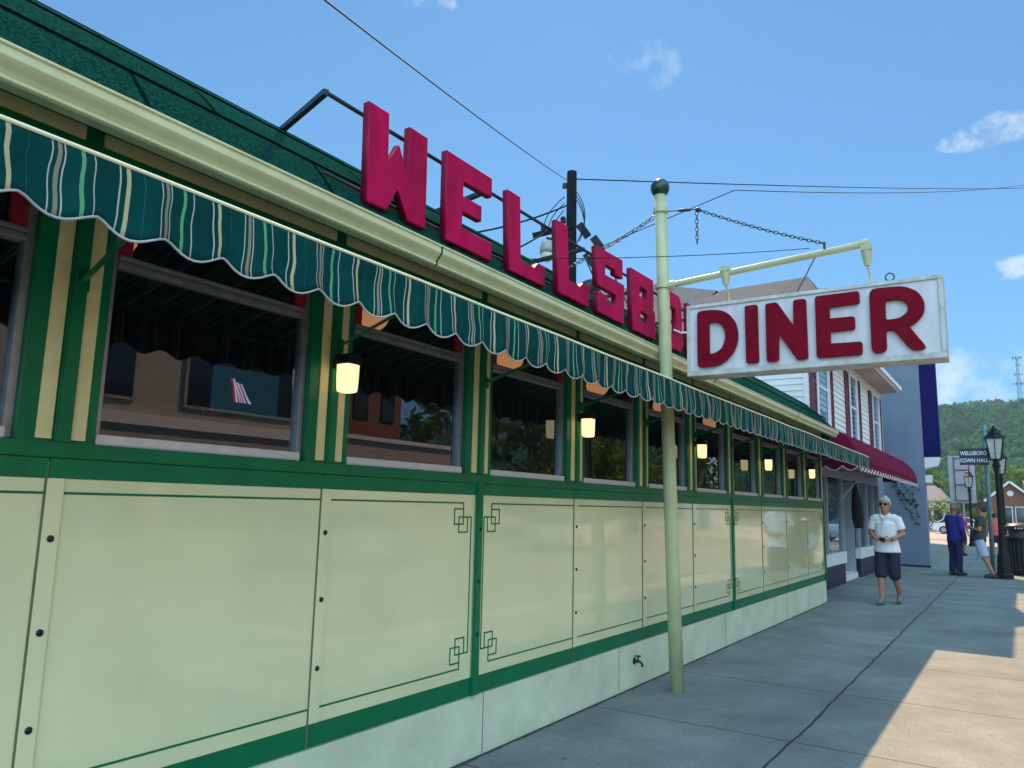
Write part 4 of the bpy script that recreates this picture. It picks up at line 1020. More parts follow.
b.build('insulator', 'porcelain', up_)
def box_on(c, s): return MB().box(c[0]-s[0], c[0]+s[0], c[1]-s[1], c[1]+s[1], c[2]-s[2], c[2]+s[2])
for c in ((.28, .1, 7.30), (.62, .2, 6.95), (.45, .15, 6.62)):
    b = MB().bar((px_+c[0]-.08, py_, c[2]+.13), (px_+c[0]+.09, py_+.05, c[2]-.13), .16, .16); b.build('splice_box', 'iron', up_)
b = MB(); b.tube([(px_, py_-.12, 6.9), (px_-.1, py_-.5, 7.0), (px_-.12, py_-.8, 6.95)], .03, 8); b.build('lamp_arm', 'steel', up_)
MB().lathe([(.05, .28), (.12, .22), (.15, .1), (.155, 0)], (px_-.12, py_-.8, 6.62), 14).build('lamp_hood', 'lampmetal', up_, smooth=True)
MB().lathe([(.14, 0), (.12, -.12), (.04, -.18)], (px_-.12, py_-.8, 6.615), 14).build('lamp_lens', mat('lamp lens', (.55, .52, .40), .3, .05, 4), up_, smooth=True)
b = MB(); b.bar((px_+.3, py_-.5, 5.62), (px_+1.0, py_-.6, 5.85), .10, .10); b.ball((px_+.78, py_-.6, 5.83), .20, 12, 8, (1.3, .8, .75)); b.lathe([(.10, -.35), (.10, 0)], (px_+.4, py_-.5, 5.55), 10); b.bar((px_, py_, 5.3), (px_+.4, py_-.5, 5.4), .06, .06); b.build('meter_cluster', 'porcelain', up_)
b = MB()
def loop(a, c, sag, r_=.012, n_=14, side=0.):
    a = Vector(a); c = Vector(c); return [tuple(a.lerp(c, k/n_)-Vector((0, 0, sag*4*(k/n_)*(1-k/n_)))+Vector((side*4*(k/n_)*(1-k/n_), 0, 0))) for k in range(n_+1)]
for k in range(3):
    b.tube(loop((px_+.05, py_-.12, 8.3-.07*k), (px_+.15+.12*k, py_-.15, 6.9+.1*k), .0, .01, side=.30-.09*k), .010, 6)
    b.tube(loop((px_-.12, py_-.1, 8.1-.15*k), (px_-.5+.08*k, py_-.2, 7.3), .0, .01, side=-.22+.07*k), .010, 6)
b.build('jumper_cable', 'wire', up_)
# span wires: one thing each
def wire(label, pts, r_, name='overhead_wire'):
    o = MB().tube(pts, r_, 6).build(name, 'wire'); return tag(o, label, 'wire')
def span(a, c, sag, n_=24): return loop(a, c, sag, n_=n_)
wire('single wire rising from the utility pole top to the upper left sky', span((px_-.1, py_, 8.5), (-.57-.13, 3.0-.4, 4.57+.07), .05) , .007)
wire('long wire running right from the pole top across the sky', span((px_, py_, 8.52), (4.45, 60, 23.5), .12), .014)
wire('second slacker wire kinked above the chain, crossing the sky to the right', [(-7.32, 20.0, 9.25)] + span((-3.2, 20.0, 10.18), (5.2, 60, 23.7), .32), .012)
wire('upper loose cable curving left from the pole to behind the letters', span((px_-.05, py_, 7.95), (-6.5, 9.5, 6.1), .25), .02)
wire('lower loose cable curving left from the pole to behind the letters', span((px_-.3, py_-.2, 7.45), (-6.0, 10.0, 5.6), .3), .02)
wire('thick drop cable falling from the splice boxes toward the diner roof', span((px_+.6, py_+.2, 7.0), (-1.6, 10.6, 3.7), .1), .02)
wire('second drop cable beside the splice boxes', span((px_+.3, py_+.1, 6.7), (-1.8, 10.4, 3.6), .1), .016)
wire('thin stay wire from the sign arm to the roof letters', span((1.55, 6.05, 3.51), (.30, 3.95, 3.02), .02), .0028, 'stay_wire')

# ------------------------------------------------------------------ street furniture
def lamp_post(loc, label):
    t = thing('street_lamp', label, 'street lamp', loc, 'black lantern street lamps')
    MB().lathe([(.19, 0), (.19, .10), (.15, .14), (.13, .5), (.10, .62), (.085, .7), (.07, .9), (.055, 1.6), (.05, 2.55), (.07, 2.58), (.05, 2.62), (.10, 2.70), (.06, 2.76), (.05, 2.84)], (0, 0, 0), 12).build('column', 'iron', t, bevel=0, loc=(0, 0, 0))
    b = MB()
    for sx_ in (-1, 1):
        for sy in (-1, 1): b.bar((sx_*.11, sy*.11, 2.86), (sx_*.185, sy*.185, 3.36), .022, .022)
    b.box(-.13, .13, -.13, .13, 2.83, 2.87); b.box(-.205, .205, -.205, .205, 3.355, 3.385)
    b.bar((0, -.15, 2.86), (0, -.185, 3.36), .016, .016); b.bar((-.15, 0, 2.86), (-.185, 0, 3.36), .016, .016)
    b.build('lantern_frame', 'iron', t, loc=(0, 0, 0))
    b = MB(); q0, q1 = .108, .178
    b.add([(-q0, -q0, 2.871), (q0, -q0, 2.871), (q0, q0, 2.871), (-q0, q0, 2.871), (-q1, -q1, 3.354), (q1, -q1, 3.354), (q1, q1, 3.354), (-q1, q1, 3.354)], [(0, 1, 2, 3), (4, 7, 6, 5), (0, 4, 5, 1), (1, 5, 6, 2), (2, 6, 7, 3), (3, 7, 4, 0)])
    b.build('lantern_glass', 'lampclear', t, loc=(0, 0, 0))
    b = MB(); b.lathe([(.26, 3.386), (.10, 3.52), (.07, 3.56), (.08, 3.6), (.03, 3.63), (.012, 3.70)], (0, 0, 0), 4)
    for k in range(8):
        a = math.pi/4*k; b.bar((.14*math.cos(a), .14*math.sin(a), 3.50), (.16*math.cos(a), .16*math.sin(a), 3.58), .02, .02)
    b.build('lantern_roof', 'iron', t, loc=(0, 0, 0))
    return t
lamp_post((2.37, 22.3, 0), 'tall black lantern street lamp on the sidewalk beside the leaning person')
lamp_post((2.32, 30.2, 0), 'black lantern street lamp partly hidden behind the nearest lamp')
lamp_post((.75, 44.2, 0), 'small distant lantern lamp left of the street sign pole')
lamp_post((-2.75, 58.4, -.1), 'most distant lantern lamp, above the head of the blue shirted person')
sp_ = thing('street_sign', 'dark sign with two white lines of lettering on a tall teal pole', 'sign', (2.13, 22.85, 0))
MB().tube([(2.13, 22.85, 0), (2.16, 22.85, 3.76)], .05, 14).build('pole', 'teal_post', sp_, smooth=True)
MB().box(1.57, 2.22, 22.77, 22.80, 2.75, 3.17).build('board', 'sign_dark', sp_, bevel=.004)
text_mesh('lettering', 'WELLSBORO', .135, 'sign_txt', sp_, lambda u, v, d: (1.885+u, 22.768-d, 3.005+v), .002, .74, .003)
text_mesh('lettering', 'TOWN HALL', .135, 'sign_txt', sp_, lambda u, v, d: (1.885+u, 22.768-d, 2.82+v), .002, .80, .003)
bn = thing('litter_bin', 'black metal litter bin beside the nearest street lamp', 'bin', (2.78, 24.0, 0))
MB().lathe([(.30, 0), (.30, .04), (.34, .08), (.36, .85), (.38, .87), (.38, .92)], (2.78, 24, 0), 24).build('body', 'iron', bn, smooth=False)
b = MB()
for k in range(24):
    a = 2*math.pi*k/24; b.bar((2.78+.345*math.cos(a), 24+.345*math.sin(a), .1), (2.78+.37*math.cos(a), 24+.37*math.sin(a), .86), .03, .012)
b.build('slats', 'steel', bn)
MB().lathe([(.37, .923), (.36, 1.0), (.30, 1.02), (.30, 1.16), (.37, 1.18), (.34, 1.25), (.2, 1.31), (.04, 1.33)], (2.78, 24, 0), 24).build('hood', 'steel', bn, smooth=True)
b = MB()
for k in range(5):
    a = -math.pi/2-.35+.18*k; b.ball((2.78+.372*math.cos(a), 24+.372*math.sin(a), 1.185), .018, 8, 5)
b.build('stud', 'white', bn)

# ------------------------------------------------------------------ people
def caps_mesh(caps, voxel, name, m, parent, smooth_it=4):
    b = MB()
    for c in caps:
        p0, p1, r0_, r1_ = Vector(c[0]), Vector(c[1]), c[2], c[3]; sy = c[4] if len(c) > 4 else 1.0; cf = c[5] if len(c) > 5 else 1.0
        d = p1-p0; Ln = max(d.length, 1e-4); d = d/Ln
        a = d.orthogonal().normalized()
        ref = Vector((1, 0, 0)) if abs(d.x) < .9 else Vector((0, 1, 0))
        a = (ref-d*ref.dot(d)).normalized(); e = d.cross(a)
        n_ = 14; rings = []
        for k in range(1, 6): t = -math.pi/2+k*math.pi/12; rings.append((cf*r0_*math.sin(t), r0_*math.cos(t)))
        rings.append((0, r0_)); rings.append((Ln*.5, (r0_+r1_)/2)); rings.append((Ln, r1_))
        for k in range(1, 6): t = k*math.pi/12; rings.append((Ln+cf*r1_*math.sin(t), r1_*math.cos(t)))
        vs_ = []; fs = []
        for h, r_ in rings:
            for k in range(n_):
                t = 2*math.pi*k/n_; vs_.append(p0+d*h+a*math.cos(t)*r_+e*math.sin(t)*r_*sy)
        R_ = len(rings)
        for i in range(R_-1):
            for k in range(n_): fs.append((i*n_+k, i*n_+(k+1) % n_, (i+1)*n_+(k+1) % n_, (i+1)*n_+k))
        fs += [tuple(range(n_))[::-1], tuple(range((R_-1)*n_, R_*n_))]
        b.add(vs_, fs)
    me0 = bpy.data.meshes.new('tmp'); me0.from_pydata(b.v, [], b.f)
    bm = bmesh.new(); bm.from_mesh(me0); bmesh.ops.recalc_face_normals(bm, faces=bm.faces); bm.to_mesh(me0); bm.free()
    o = bpy.data.objects.new('tmp', me0); COL.objects.link(o)
    rm = o.modifiers.new('r', 'REMESH'); rm.mode = 'VOXEL'; rm.voxel_size = voxel; rm.use_smooth_shade = True
    sm = o.modifiers.new('s', 'SMOOTH'); sm.iterations = smooth_it; sm.factor = .5
    dg = bpy.context.evaluated_depsgraph_get(); me = bpy.data.meshes.new_from_object(o.evaluated_get(dg))
    bpy.data.objects.remove(o); me.name = name; me.materials.clear(); me.materials.append(M[m])
    return link(name, me, parent, (0, 0, 0))
def hand_caps(w, palm_dir, curl, s):
    """palm plus four fingers and a thumb starting at wrist w"""
    w = Vector(w); d = Vector(palm_dir).normalized(); side = Vector((0, 0, 1)); side = (side-d*side.dot(d)).normalized(); c = Vector(curl).normalized()
    out_ = [(tuple(w), tuple(w+d*.075), .026, .034, .6)]
    for k in range(4):
        k0 = w+d*.085+side*(.030-.020*k); l1 = (.042, .048, .046, .036)[k]
        k1 = k0+(d*.8+c*.45).normalized()*l1; k2 = k1+(d*.35+c*.9).normalized()*l1*.75
        out_ += [(tuple(k0), tuple(k1), .0095, .0088), (tuple(k1), tuple(k2), .0088, .0075)]
    t0_ = w+d*.03+side*.028; t1_ = t0_+(side*.8+d*.6+c*.3).normalized()*.045; t2_ = t1_+(d*.9+c*.6).normalized()*.03
    out_ += [(tuple(t0_), tuple(t1_), .012, .0105), (tuple(t1_), tuple(t2_), .0105, .008)]
    return out_
def person(label, loc, rot, J, cloth, skin, hair, voxel=.014, scale=1., group=None, bald=False):
    t = thing('person', label, 'person', loc, group); t.rotation_euler = (0, 0, rot); t.scale = (scale,)*3
    hd = Vector(J['head']); f = Vector(J.get('look', (0, -1, 0))).normalized(); sd_ = f.cross(Vector((0, 0, 1))).normalized()
    caps = [(tuple(hd+Vector((0, 0, .035))+f*-.01), tuple(hd+Vector((0, 0, -.05))+f*.025), .082, .058, 1.08),
            (tuple(hd+f*.06+Vector((0, 0, -.085))), tuple(hd+f*.065+Vector((0, 0, -.06))), .028, .03),
            (tuple(hd+f*.088+Vector((0, 0, .012))), tuple(hd+f*.106+Vector((0, 0, -.022))), .010, .015),
            (tuple(hd+f*.076+Vector((0, 0, .028))-sd_*.03), tuple(hd+f*.076+Vector((0, 0, .028))+sd_*.03), .014, .014),
            (tuple(hd+f*.088+Vector((0, 0, -.052))-sd_*.016), tuple(hd+f*.088+Vector((0, 0, -.052))+sd_*.016), .008, .008)]
    for s_ in (-1, 1): caps.append((tuple(hd+sd_*s_*.083+Vector((0, 0, .015))), tuple(hd+sd_*s_*.083+Vector((0, 0, -.03))), .014, .010))
    caps.append((J['neck'], tuple(hd+Vector((0, 0, -.06))-f*.01), .062, .054))
    caps += [(J['pelvis'], J['chest'], .135, .150, .72), (J['chest'], J['neck'], .13, .06, .7)]
    for s_ in ('l', 'r'):
        caps += [(J['chest'], J['sh'+s_], .08, .052, .8), (J['sh'+s_], J['el'+s_], .052, .043), (J['el'+s_], J['wr'+s_], .043, .029)]
        caps += [(J['pelvis'], J['hip'+s_], .11, .10, .85), (J['hip'+s_], J['kn'+s_], .092, .058), (J['kn'+s_], J['an'+s_], .060, .036), (J['an'+s_], J['to'+s_], .036, .030, .8)]
        caps += hand_caps(J['wr'+s_], J['hd'+s_], J.get('curl'+s_, (0, -.4, -1)), s_)
    caps_mesh(caps, voxel, 'body', skin, t, 3)
    for name, m, cc in cloth: caps_mesh(cc, max(voxel, .012), name, m, t, 4)
    for s_ in (-1, 1):
        e = hd+f*.083+sd_*s_*.031+Vector((0, 0, .010)); b = MB().ball(tuple(e), .0125, 10, 6); b.build('eye', 'iron', t, smooth=True, loc=(0, 0, 0))
    if hair:
        hc = [(tuple(hd+Vector((0, 0, .055))-f*.030), tuple(hd+Vector((0, 0, -.01))-f*.050), .084, .072, 1.08), (tuple(hd+Vector((0, 0, .098))+f*.030-sd_*.02), tuple(hd+Vector((0, 0, .09))-f*.03), .040, .055, 1.3), (tuple(hd+Vector((0, 0, .088))+f*.052+sd_*.03), tuple(hd+Vector((0, 0, .098))+f*.03-sd_*.03), .026, .032)]
        for s_ in (-1, 1): hc += [(tuple(hd+sd_*s_*.068+Vector((0, 0, .06))+f*.01), tuple(hd+sd_*s_*.078+Vector((0, 0, .005))-f*.02), .028, .022)]
        rg_ = random.Random(len(label))
        for _ in range(46):
            az, el = rg_.uniform(0, 6.283), rg_.uniform(-.15, 1.45); dv = sd_*math.cos(az)*math.cos(el)+f*math.sin(az)*math.cos(el)+Vector((0, 0, math.sin(el)))
            if dv.dot(f) > .35 and el < .75: continue
            q0 = hd+Vector((0, 0, .03))+Vector((dv.x*.086, dv.y*.096, dv.z*.092)); q1 = q0+(Vector((0, 0, -1))*.6+dv*.35-f*.2+sd_*rg_.uniform(-.5, .5)).normalized()*.03
            hc.append((tuple(q0), tuple(q1), .013, .006))
        caps_mesh(hc, min(.012, voxel*.9), 'hair', hair, t, 1)
    return t
def shoes(J, m):
    out_ = []
    for s_ in ('l', 'r'):
        a = Vector(J['an'+s_]); q = Vector(J['to'+s_]); d = q-a; heel = a-Vector((d.x, d.y, 0)).normalized()*.04
        heel.z = max(.045, a.z-.06)
        out_ += [(tuple(heel), tuple(q), .052, .042, .95), (tuple(a+Vector((0, 0, -.01))), tuple(heel), .05, .05), (tuple(a), tuple(a.lerp(q, .6)), .046, .042)]
    return ('shoes', m, out_)
# walking person in the white polo
J = dict(head=(0.005, -.035, 1.625), look=(-.10, -1, -.05), neck=(0, -.005, 1.47), chest=(0, 0, 1.27), pelvis=(0, .0, .97),
         shl=(.172, .0, 1.415), shr=(-.172, .0, 1.415), ell=(.250, .02, 1.15), elr=(-.250, .02, 1.15), wrl=(.115, -.20, 1.055), wrr=(-.115, -.20, 1.055),
         hdl=(-1, -.35, -.03), hdr=(1, -.35, .03), curll=(-.3, .6, -.6), curlr=(.3, .6, -.6),
         hipl=(.095, .0, .90), hipr=(-.095, .0, .90), knl=(.105, -.04, .49), knr=(-.085, -.12, .50), anl=(.115, .20, .135), anr=(-.07, -.20, .085), tol=(.125, .085, .05), tor=(-.075, -.37, .05))
polo = [((0, 0, .845), (0, 0, 1.06), .218, .176, .70, .06), ((0, 0, 1.06), (0, 0, 1.30), .176, .182, .68, .5), ((-.14, 0, 1.395), (.14, 0, 1.395), .080, .080, 1.0), ((0, 0, 1.28), (0, -.0, 1.462), .165, .074, .74, .4)]
for s_ in ('l', 'r'):
    sh, el = Vector(J['sh'+s_]), Vector(J['el'+s_]); polo += [(tuple(sh), tuple(sh), .088, .088), (J['sh'+s_], tuple(sh.lerp(el, .72)), .072, .076, 1, .12)]
shorts = [((0, .0, 1.0), (0, 0, .88), .15, .16, .78, .2)]
for s_ in ('l', 'r'):
    hp, kn, an = (Vector(J[k+s_]) for k in ('hip', 'kn', 'an')); shorts += [(J['hip'+s_], tuple(kn+Vector((0, 0, .0))), .104, .096), (tuple(kn), tuple(kn.lerp(an, .14)), .094, .092, 1, .1)]
man = person('grey haired person in white polo and dark long shorts walking on the sidewalk', (.88, 14.42, 0), R(-6), J,
             [('polo_shirt', 'polo', polo), ('shorts', 'shorts', shorts), shoes(J, 'shoe')], 'skin', 'grey_hair', .0085)
b = MB()
for s_ in (-1, 1):
    cx = .005+s_*.033; b.tube([(cx+.027*math.cos(2*math.pi*k/12), -.125, 1.637+.018*math.sin(2*math.pi*k/12)) for k in range(13)], .0035, 5, cap=False); b.tube([(cx+s_*.027, -.122, 1.64), (.005+s_*.085, -.04, 1.645)], .003, 5)
    b.ball((cx, -.124, 1.637), .024, 10, 6, (1, .12, .7))
b.tube([(-.0, -.128, 1.64), (.012, -.128, 1.64)], .0035, 5); b.build('glasses', 'iron', man, loc=(0, 0, 0))
b = MB()
for s_ in (-1, 1): b.tube([(s_*.012, -.115, 1.385), (s_*.05, -.085, 1.445), (s_*.075, -.02, 1.475), (s_*.05, .055, 1.485), (0, .075, 1.487)], [.012, .016, .016, .015, .015], 8)
b.build('collar', 'polo', man, smooth=True, loc=(0, 0, 0))
b = MB().box(-.002, .006, -.165, -.135, 1.30, 1.41); b.build('placket', 'polo', man, loc=(0, 0, 0))
b = MB().box(-.05, .03, -.265, -.250, 1.03, 1.09); b.build('phone', 'iron', man, loc=(0, 0, 0))
b = MB(); b.lathe([(.034, -.012), (.034, .012)], (.128, -.188, 1.06), 10, 'x'); b.build('watch', 'iron', man, loc=(0, 0, 0))

def standing(head=(0, -.02, 1.63), look=(0, -1, 0), arms='down', lean=0.):
    J = dict(head=head, look=look, neck=(0, 0, 1.47), chest=(0, 0, 1.27), pelvis=(0, 0, .97), shl=(.19, 0, 1.41), shr=(-.19, 0, 1.41),
             hipl=(.09, 0, .90), hipr=(-.09, 0, .90), knl=(.10, -.02, .49), knr=(-.10, -.01, .49), anl=(.11, .03, .085), anr=(-.11, .03, .085), tol=(.13, -.14, .04), tor=(-.13, -.14, .04))
    if arms == 'down':
        J.update(ell=(.26, .03, 1.14), elr=(-.26, .03, 1.14), wrl=(.27, -.05, .90), wrr=(-.27, -.05, .90), hdl=(0, -.2, -1), hdr=(0, -.2, -1), curll=(-1, -.3, 0), curlr=(1, -.3, 0))
    else:
        J.update(ell=(.25, -.03, 1.14), elr=(-.25, -.03, 1.14), wrl=(.07, -.24, 1.20), wrr=(-.07, -.24, 1.18), hdl=(-1, -.2, .1), hdr=(1, -.2, .1), curll=(-.3, .8, -.3), curlr=(.3, .8, -.3))
    return J
def outfit(J, top, bot, bot_to, sleeve, shoe):
    sh_ = [((0, .0, .855), J['chest'], .200, .174, .76, .08), (J['chest'], tuple(Vector(J['neck'])-Vector((0, 0, .02))), .176, .072, .80), ((-.13, 0, 1.395), (.13, 0, 1.395), .070, .070, 1.1)]
    tr_ = [(J['pelvis'], tuple(Vector(J['pelvis'])-Vector((0, 0, .06))), .150, .152, .84)]
    for s_ in ('l', 'r'):
        a, e, w = (Vector(J[k+s_]) for k in ('sh', 'el', 'wr')); sh_ += [(J['chest'], J['sh'+s_], .10, .073, .82)]
        if sleeve < 1: sh_.append((tuple(a), tuple(a.lerp(e, sleeve)), .072, .070, 1, .3))
        else: sh_ += [(tuple(a), tuple(e), .070, .058), (tuple(e), tuple(w), .058, .046)]
        hp, kn, an = (Vector(J[k+s_]) for k in ('hip', 'kn', 'an'))
        if bot_to < 1: tr_.append((tuple(hp), tuple(hp.lerp(kn, bot_to)), .118, .108, 1, .12))
        else: tr_ += [(tuple(hp), tuple(kn), .114, .085), (tuple(kn), tuple(kn.lerp(an, .95)), .085, .075, 1, .12)]
    return [('shirt', top, sh_), ('trousers' if bot_to >= 1 else 'shorts', bot, tr_), shoes(J, shoe)]
J = standing(look=(.35, -.9, -.1)); J['ell'] = (.24, -.06, 1.15); J['wrl'] = (.20, -.24, 1.0)
person('bald person in royal blue shirt and navy trousers, back to the viewer', (1.36, 22.55, 0), R(140), J, outfit(J, 'blue_shirt', 'navy_tr', 1, 1, 'shoe_dk'), 'skin_red', None, .015)
# leaning person: hips against nothing, feet set back towards the lamp
J = standing(arms='fold', look=(-.1, -1, -.1))
for k in ('knl', 'knr'): v = J[k]; J[k] = (v[0]*.8, v[1]+.10, v[2])
for k in ('anl', 'anr', 'tol', 'tor'): v = J[k]; J[k] = (v[0]*.8, v[1]+.23, v[2])
for k, q in (('chest', .05), ('neck', .09), ('head', .10), ('shl', .08), ('shr', .08), ('ell', .06), ('elr', .06), ('wrl', .05), ('wrr', .05)): v = J[k]; J[k] = (v[0], v[1]+q, v[2])
person('person in dark green tee and pale blue shorts with crossed arms beside the lamp', (1.90, 22.2, 0), R(-90), J, outfit(J, 'olive', 'lt_shorts', .95, .6, 'shoe_dk'), 'skin', 'dark_hair', .015)
J = standing(look=(0, -1, 0))
person('person in magenta top mostly hidden behind the blue shirted person', (.86, 33.6, 0), R(20), J, outfit(J, 'pink', 'shorts', .9, .6, 'shoe_dk'), 'skin', 'dark_hair', .018, scale=.90)
J = standing(look=(0, -1, 0))
person('person in coral top and black shorts behind the street sign pole', (1.97, 33.4, 0), R(200), J, outfit(J, 'orange', 'shorts', .8, .6, 'shoe_dk'), 'skin', 'dark_hair', .018, scale=.92)

# ------------------------------------------------------------------ cars
def car(label, loc, rot, paint, group='parked cars'):
    t = thing('parked_car', label, 'car', loc, group); t.rotation_euler = (0, 0, rot)
    Lh = 2.2
    def side(zs, hw):  # list of (x, z) outline -> loft over width with tumblehome
        return zs
    body = [(-2.2, .34), (-2.22, .62), (-2.1, .86), (-1.5, .93), (-.9, .96), (.9, .97), (1.7, .90), (2.12, .78), (2.22, .55), (2.18, .32), (1.75, .22), (-1.75, .22)]
    b = MB(); secs = [(-.88, .90), (-.86, .985), (-.70, 1.0), (.70, 1.0), (.86, .985), (.88, .90)]
    vs_ = []; n_ = len(body)
    for yy, s_ in secs:
        for x, z in body: vs_.append((x*(.985 if s_ < 1 else 1), yy, .22+(z-.22)*s_ + (0 if s_ == 1 else (0.0))))
    fs = [(i*n_+k, i*n_+(k+1) % n_, (i+1)*n_+(k+1) % n_, (i+1)*n_+k) for i in range(len(secs)-1) for k in range(n_)] + [tuple(range(n_))[::-1], tuple(range(5*n_, 6*n_))]
    b.add(vs_, fs); o = b.build('body', paint, t, bevel=.03, loc=(0, 0, 0)); autosmooth(o, 50)
    cab = [(-1.75, .93), (-1.15, 1.36), (-.75, 1.43), (.25, 1.43), (.55, 1.38), (1.25, .95)]
    b = MB(); vs_ = []; n_ = len(cab)
    for yy, k0 in ((-.80, 0), (.80, 0)):
        for x, z in cab: vs_.append((x, yy*(1-.22*max(0, z-.95)/.48), z))
    b.add(vs_, [(k, (k+1) % n_, n_+(k+1) % n_, n_+k) for k in range(n_)]+[tuple(range(n_))[::-1], tuple(range(n_, 2*n_))]); b.build('cabin_glass', 'carglass', t, loc=(0, 0, 0))
    b = MB()
    rf = [(-1.18, 1.372), (-.75, 1.445), (.25, 1.445), (.58, 1.39)]
    for i in range(3):
        (xa, za), (xb, zb_) = rf[i], rf[i+1]; b.add([(xa, -.66, za), (xb, -.66, zb_), (xb, .66, zb_), (xa, .66, za), (xa, -.66, za-.04), (xb, -.66, zb_-.04), (xb, .66, zb_-.04), (xa, .66, za-.04)], [(0, 1, 2, 3), (7, 6, 5, 4), (0, 4, 5, 1), (3, 2, 6, 7), (0, 3, 7, 4), (1, 5, 6, 2)])
    for s_ in (-1, 1):
        for x0_, z0_, x1_, z1_ in ((-1.76, .94, -1.17, 1.37), (-.42, .96, -.36, 1.43), (.56, 1.38, 1.27, .95)):
            b.bar((x0_, s_*.80, z0_), (x1_, s_*(.80-.22*.8*(z1_-.95)/.48) if z1_ > z0_ else s_*.80, z1_), .07, .05) if z1_ > z0_ else b.bar((x0_, s_*.655, z0_), (x1_, s_*.80, z1_), .07, .05)
    b.build('roof', paint, t, loc=(0, 0, 0))
    for x in (-1.35, 1.38):
        for s_ in (-1, 1):
            w = MB().lathe([(.20, -.10), (.315, -.10), (.33, -.07), (.33, .07), (.315, .10), (.20, .10)], (x, s_*.80, .33), 20, 'y').build('wheel', 'tyre', t, loc=(0, 0, 0))
            MB().lathe([(.21, -.11), (.21, .11)], (x, s_*.80, .33), 16, 'y').build('rim', 'alu', w, loc=(0, 0, 0))
    for s_ in (-1, 1):
        MB().box(2.10, 2.225, s_*.62-.16, s_*.62+.16, .58, .72).build('headlight', 'signwhite', t, bevel=.02, loc=(0, 0, 0))
        MB().box(-2.235, -2.12, s_*.66-.14, s_*.66+.14, .62, .78).build('tail_light', 'car_red', t, bevel=.02, loc=(0, 0, 0))
    return t
car('silver car on the cross street behind the lamp and bin', (4.25, 47.5, -.125), 0, 'silver')
car('dark blue car far off beyond the stucco wall corner', (-6.0, 68.0, -.1), 0, 'car_blue')
car('white car parked far off behind the two chatting people', (-1.4, 76.0, -.1), 0, 'car_white')
car('small red car far off at the right edge of the view', (5.6, 80.0, -.1), 0, 'car_red')
car('silver car parked across the street, mirrored in the windows', (11.4, 14, -.13), R(90), 'silver')
car('white car parked across the street, mirrored in the windows', (11.4, 26, -.13), R(90), 'car_white')

# ------------------------------------------------------------------ far end of the street
sb = thing('road_sign', 'grey back of a large road sign on a frame across the street', 'sign', (.3, 46, 0))
MB().box(-.18, .98, 45.6, 45.64, 2.1, 4.5).build('panel', 'sign_back', sb)
b = MB()
for x in (.05, .72): b.box(x, x+.05, 45.54, 45.598, 2.2, 4.45)
for z in (2.2, 3.0, 3.75, 4.35): b.box(.101, .719, 45.545, 45.596, z, z+.045)
b.build('frame', mat('frame maroon', (.10, .05, .09), .5, .2, 6), sb)
MB().tube([(.38, 45.7, -.12), (.38, 45.7, 4.4)], .05, 10).build('post', 'alu', sb)
bh = thing('brick_house', 'small red brick house with grey gabled roof at the far right', 'house', (5, 95, 0))
BY = 92
MB().prism([(.6, -.1), (6.5, -.1), (6.5, 2.9), (3.55-1.75, 4.9), (.6, 3.2)][:0] or [(.2, -.1), (3.9, -.1), (3.9, 3.2), (2.05, 4.75), (.2, 3.2)], BY, BY+7).build('gable_wing', 'brick', bh)
MB().box(3.9, 12, BY+1, BY+8, -.1, 3.1).build('wall', 'brick', bh)
b = MB(); slab(b, [(-.15, BY-.4, 3.0), (-.15, BY+7.2, 3.0), (2.05, BY+7.2, 4.95), (2.05, BY-.4, 4.95)], .18); slab(b, [(2.05, BY-.4, 4.95), (2.05, BY+7.2, 4.95), (4.25, BY+7.2, 3.0), (4.25, BY-.4, 3.0)], .18); b.build('gable_roof', 'slate', bh)
b = MB(); b.add([(3.4, BY+.6, 3.0), (12.4, BY+.6, 3.0), (12.4, BY+8.4, 3.0), (3.4, BY+8.4, 3.0), (3.2, BY+4.5, 5.2), (12.4, BY+4.5, 5.2)], [(0, 1, 5, 4), (1, 2, 5), (2, 3, 4, 5), (3, 0, 4), (0, 3, 2, 1)]); b.build('roof', 'slate', bh)
b = MB(); b.bar((-.2, BY-.42, 2.95), (2.05, BY-.42, 4.92), .06, .2); b.bar((2.05, BY-.42, 4.92), (4.3, BY-.42, 2.95), .06, .2); b.build('barge_board', 'white', bh)
MB().lathe([(.28, 0), (.28, .05)], (2.05, BY-.06, 3.75), 14, 'y').build('gable_vent', 'white', bh)
for x in (1.2, 2.4, 5.2, 7.6):
    yy = BY-.03 if x < 3.9 else BY+.97
    w = MB().box(x-.05, x+.95, yy, yy+.05, .75, 2.45).build('window', 'white', bh); MB().box(x+.03, x+.87, yy-.02, yy-.005, .83, 2.37).build('pane', 'carglass', w)
wh = thing('white_house', 'pale small house half hidden by yellow green bushes far away', 'house', (-6, 104, 0))
MB().box(-12, -4.5, 104, 111, -.1, 3.2).build('wall', 'white', wh)
b = MB(); b.add([(-12.4, 103.6, 3.1), (-4.1, 103.6, 3.1), (-4.1, 111.4, 3.1), (-12.4, 111.4, 3.1), (-11, 107.5, 5.0), (-5.5, 107.5, 5.0)], [(0, 1, 5, 4), (1, 2, 5), (2, 3, 4, 5), (3, 0, 4), (0, 3, 2, 1)]); b.build('roof', 'slate', wh)
for x in (-11, -9, -7, -5.8):
    w = MB().box(x, x+1.0, 103.95, 103.995, .8, 2.3).build('window', 'kerb', wh); MB().box(x+.08, x+.92, 103.93, 103.948, .88, 2.22).build('pane', 'carglass', w)
make_bush('yellow green bush beyond the stucco wall corner', 3.2, 3.8, 'leaf_lt', 11, (-5.4, 84, -.1), 'far bushes', .16, 130)
make_bush('lighter bush right of the road sign back', 1.6, 2.6, 'leaf_lt', 12, (-.4, 90, -.1), 'far bushes', .16, 130)
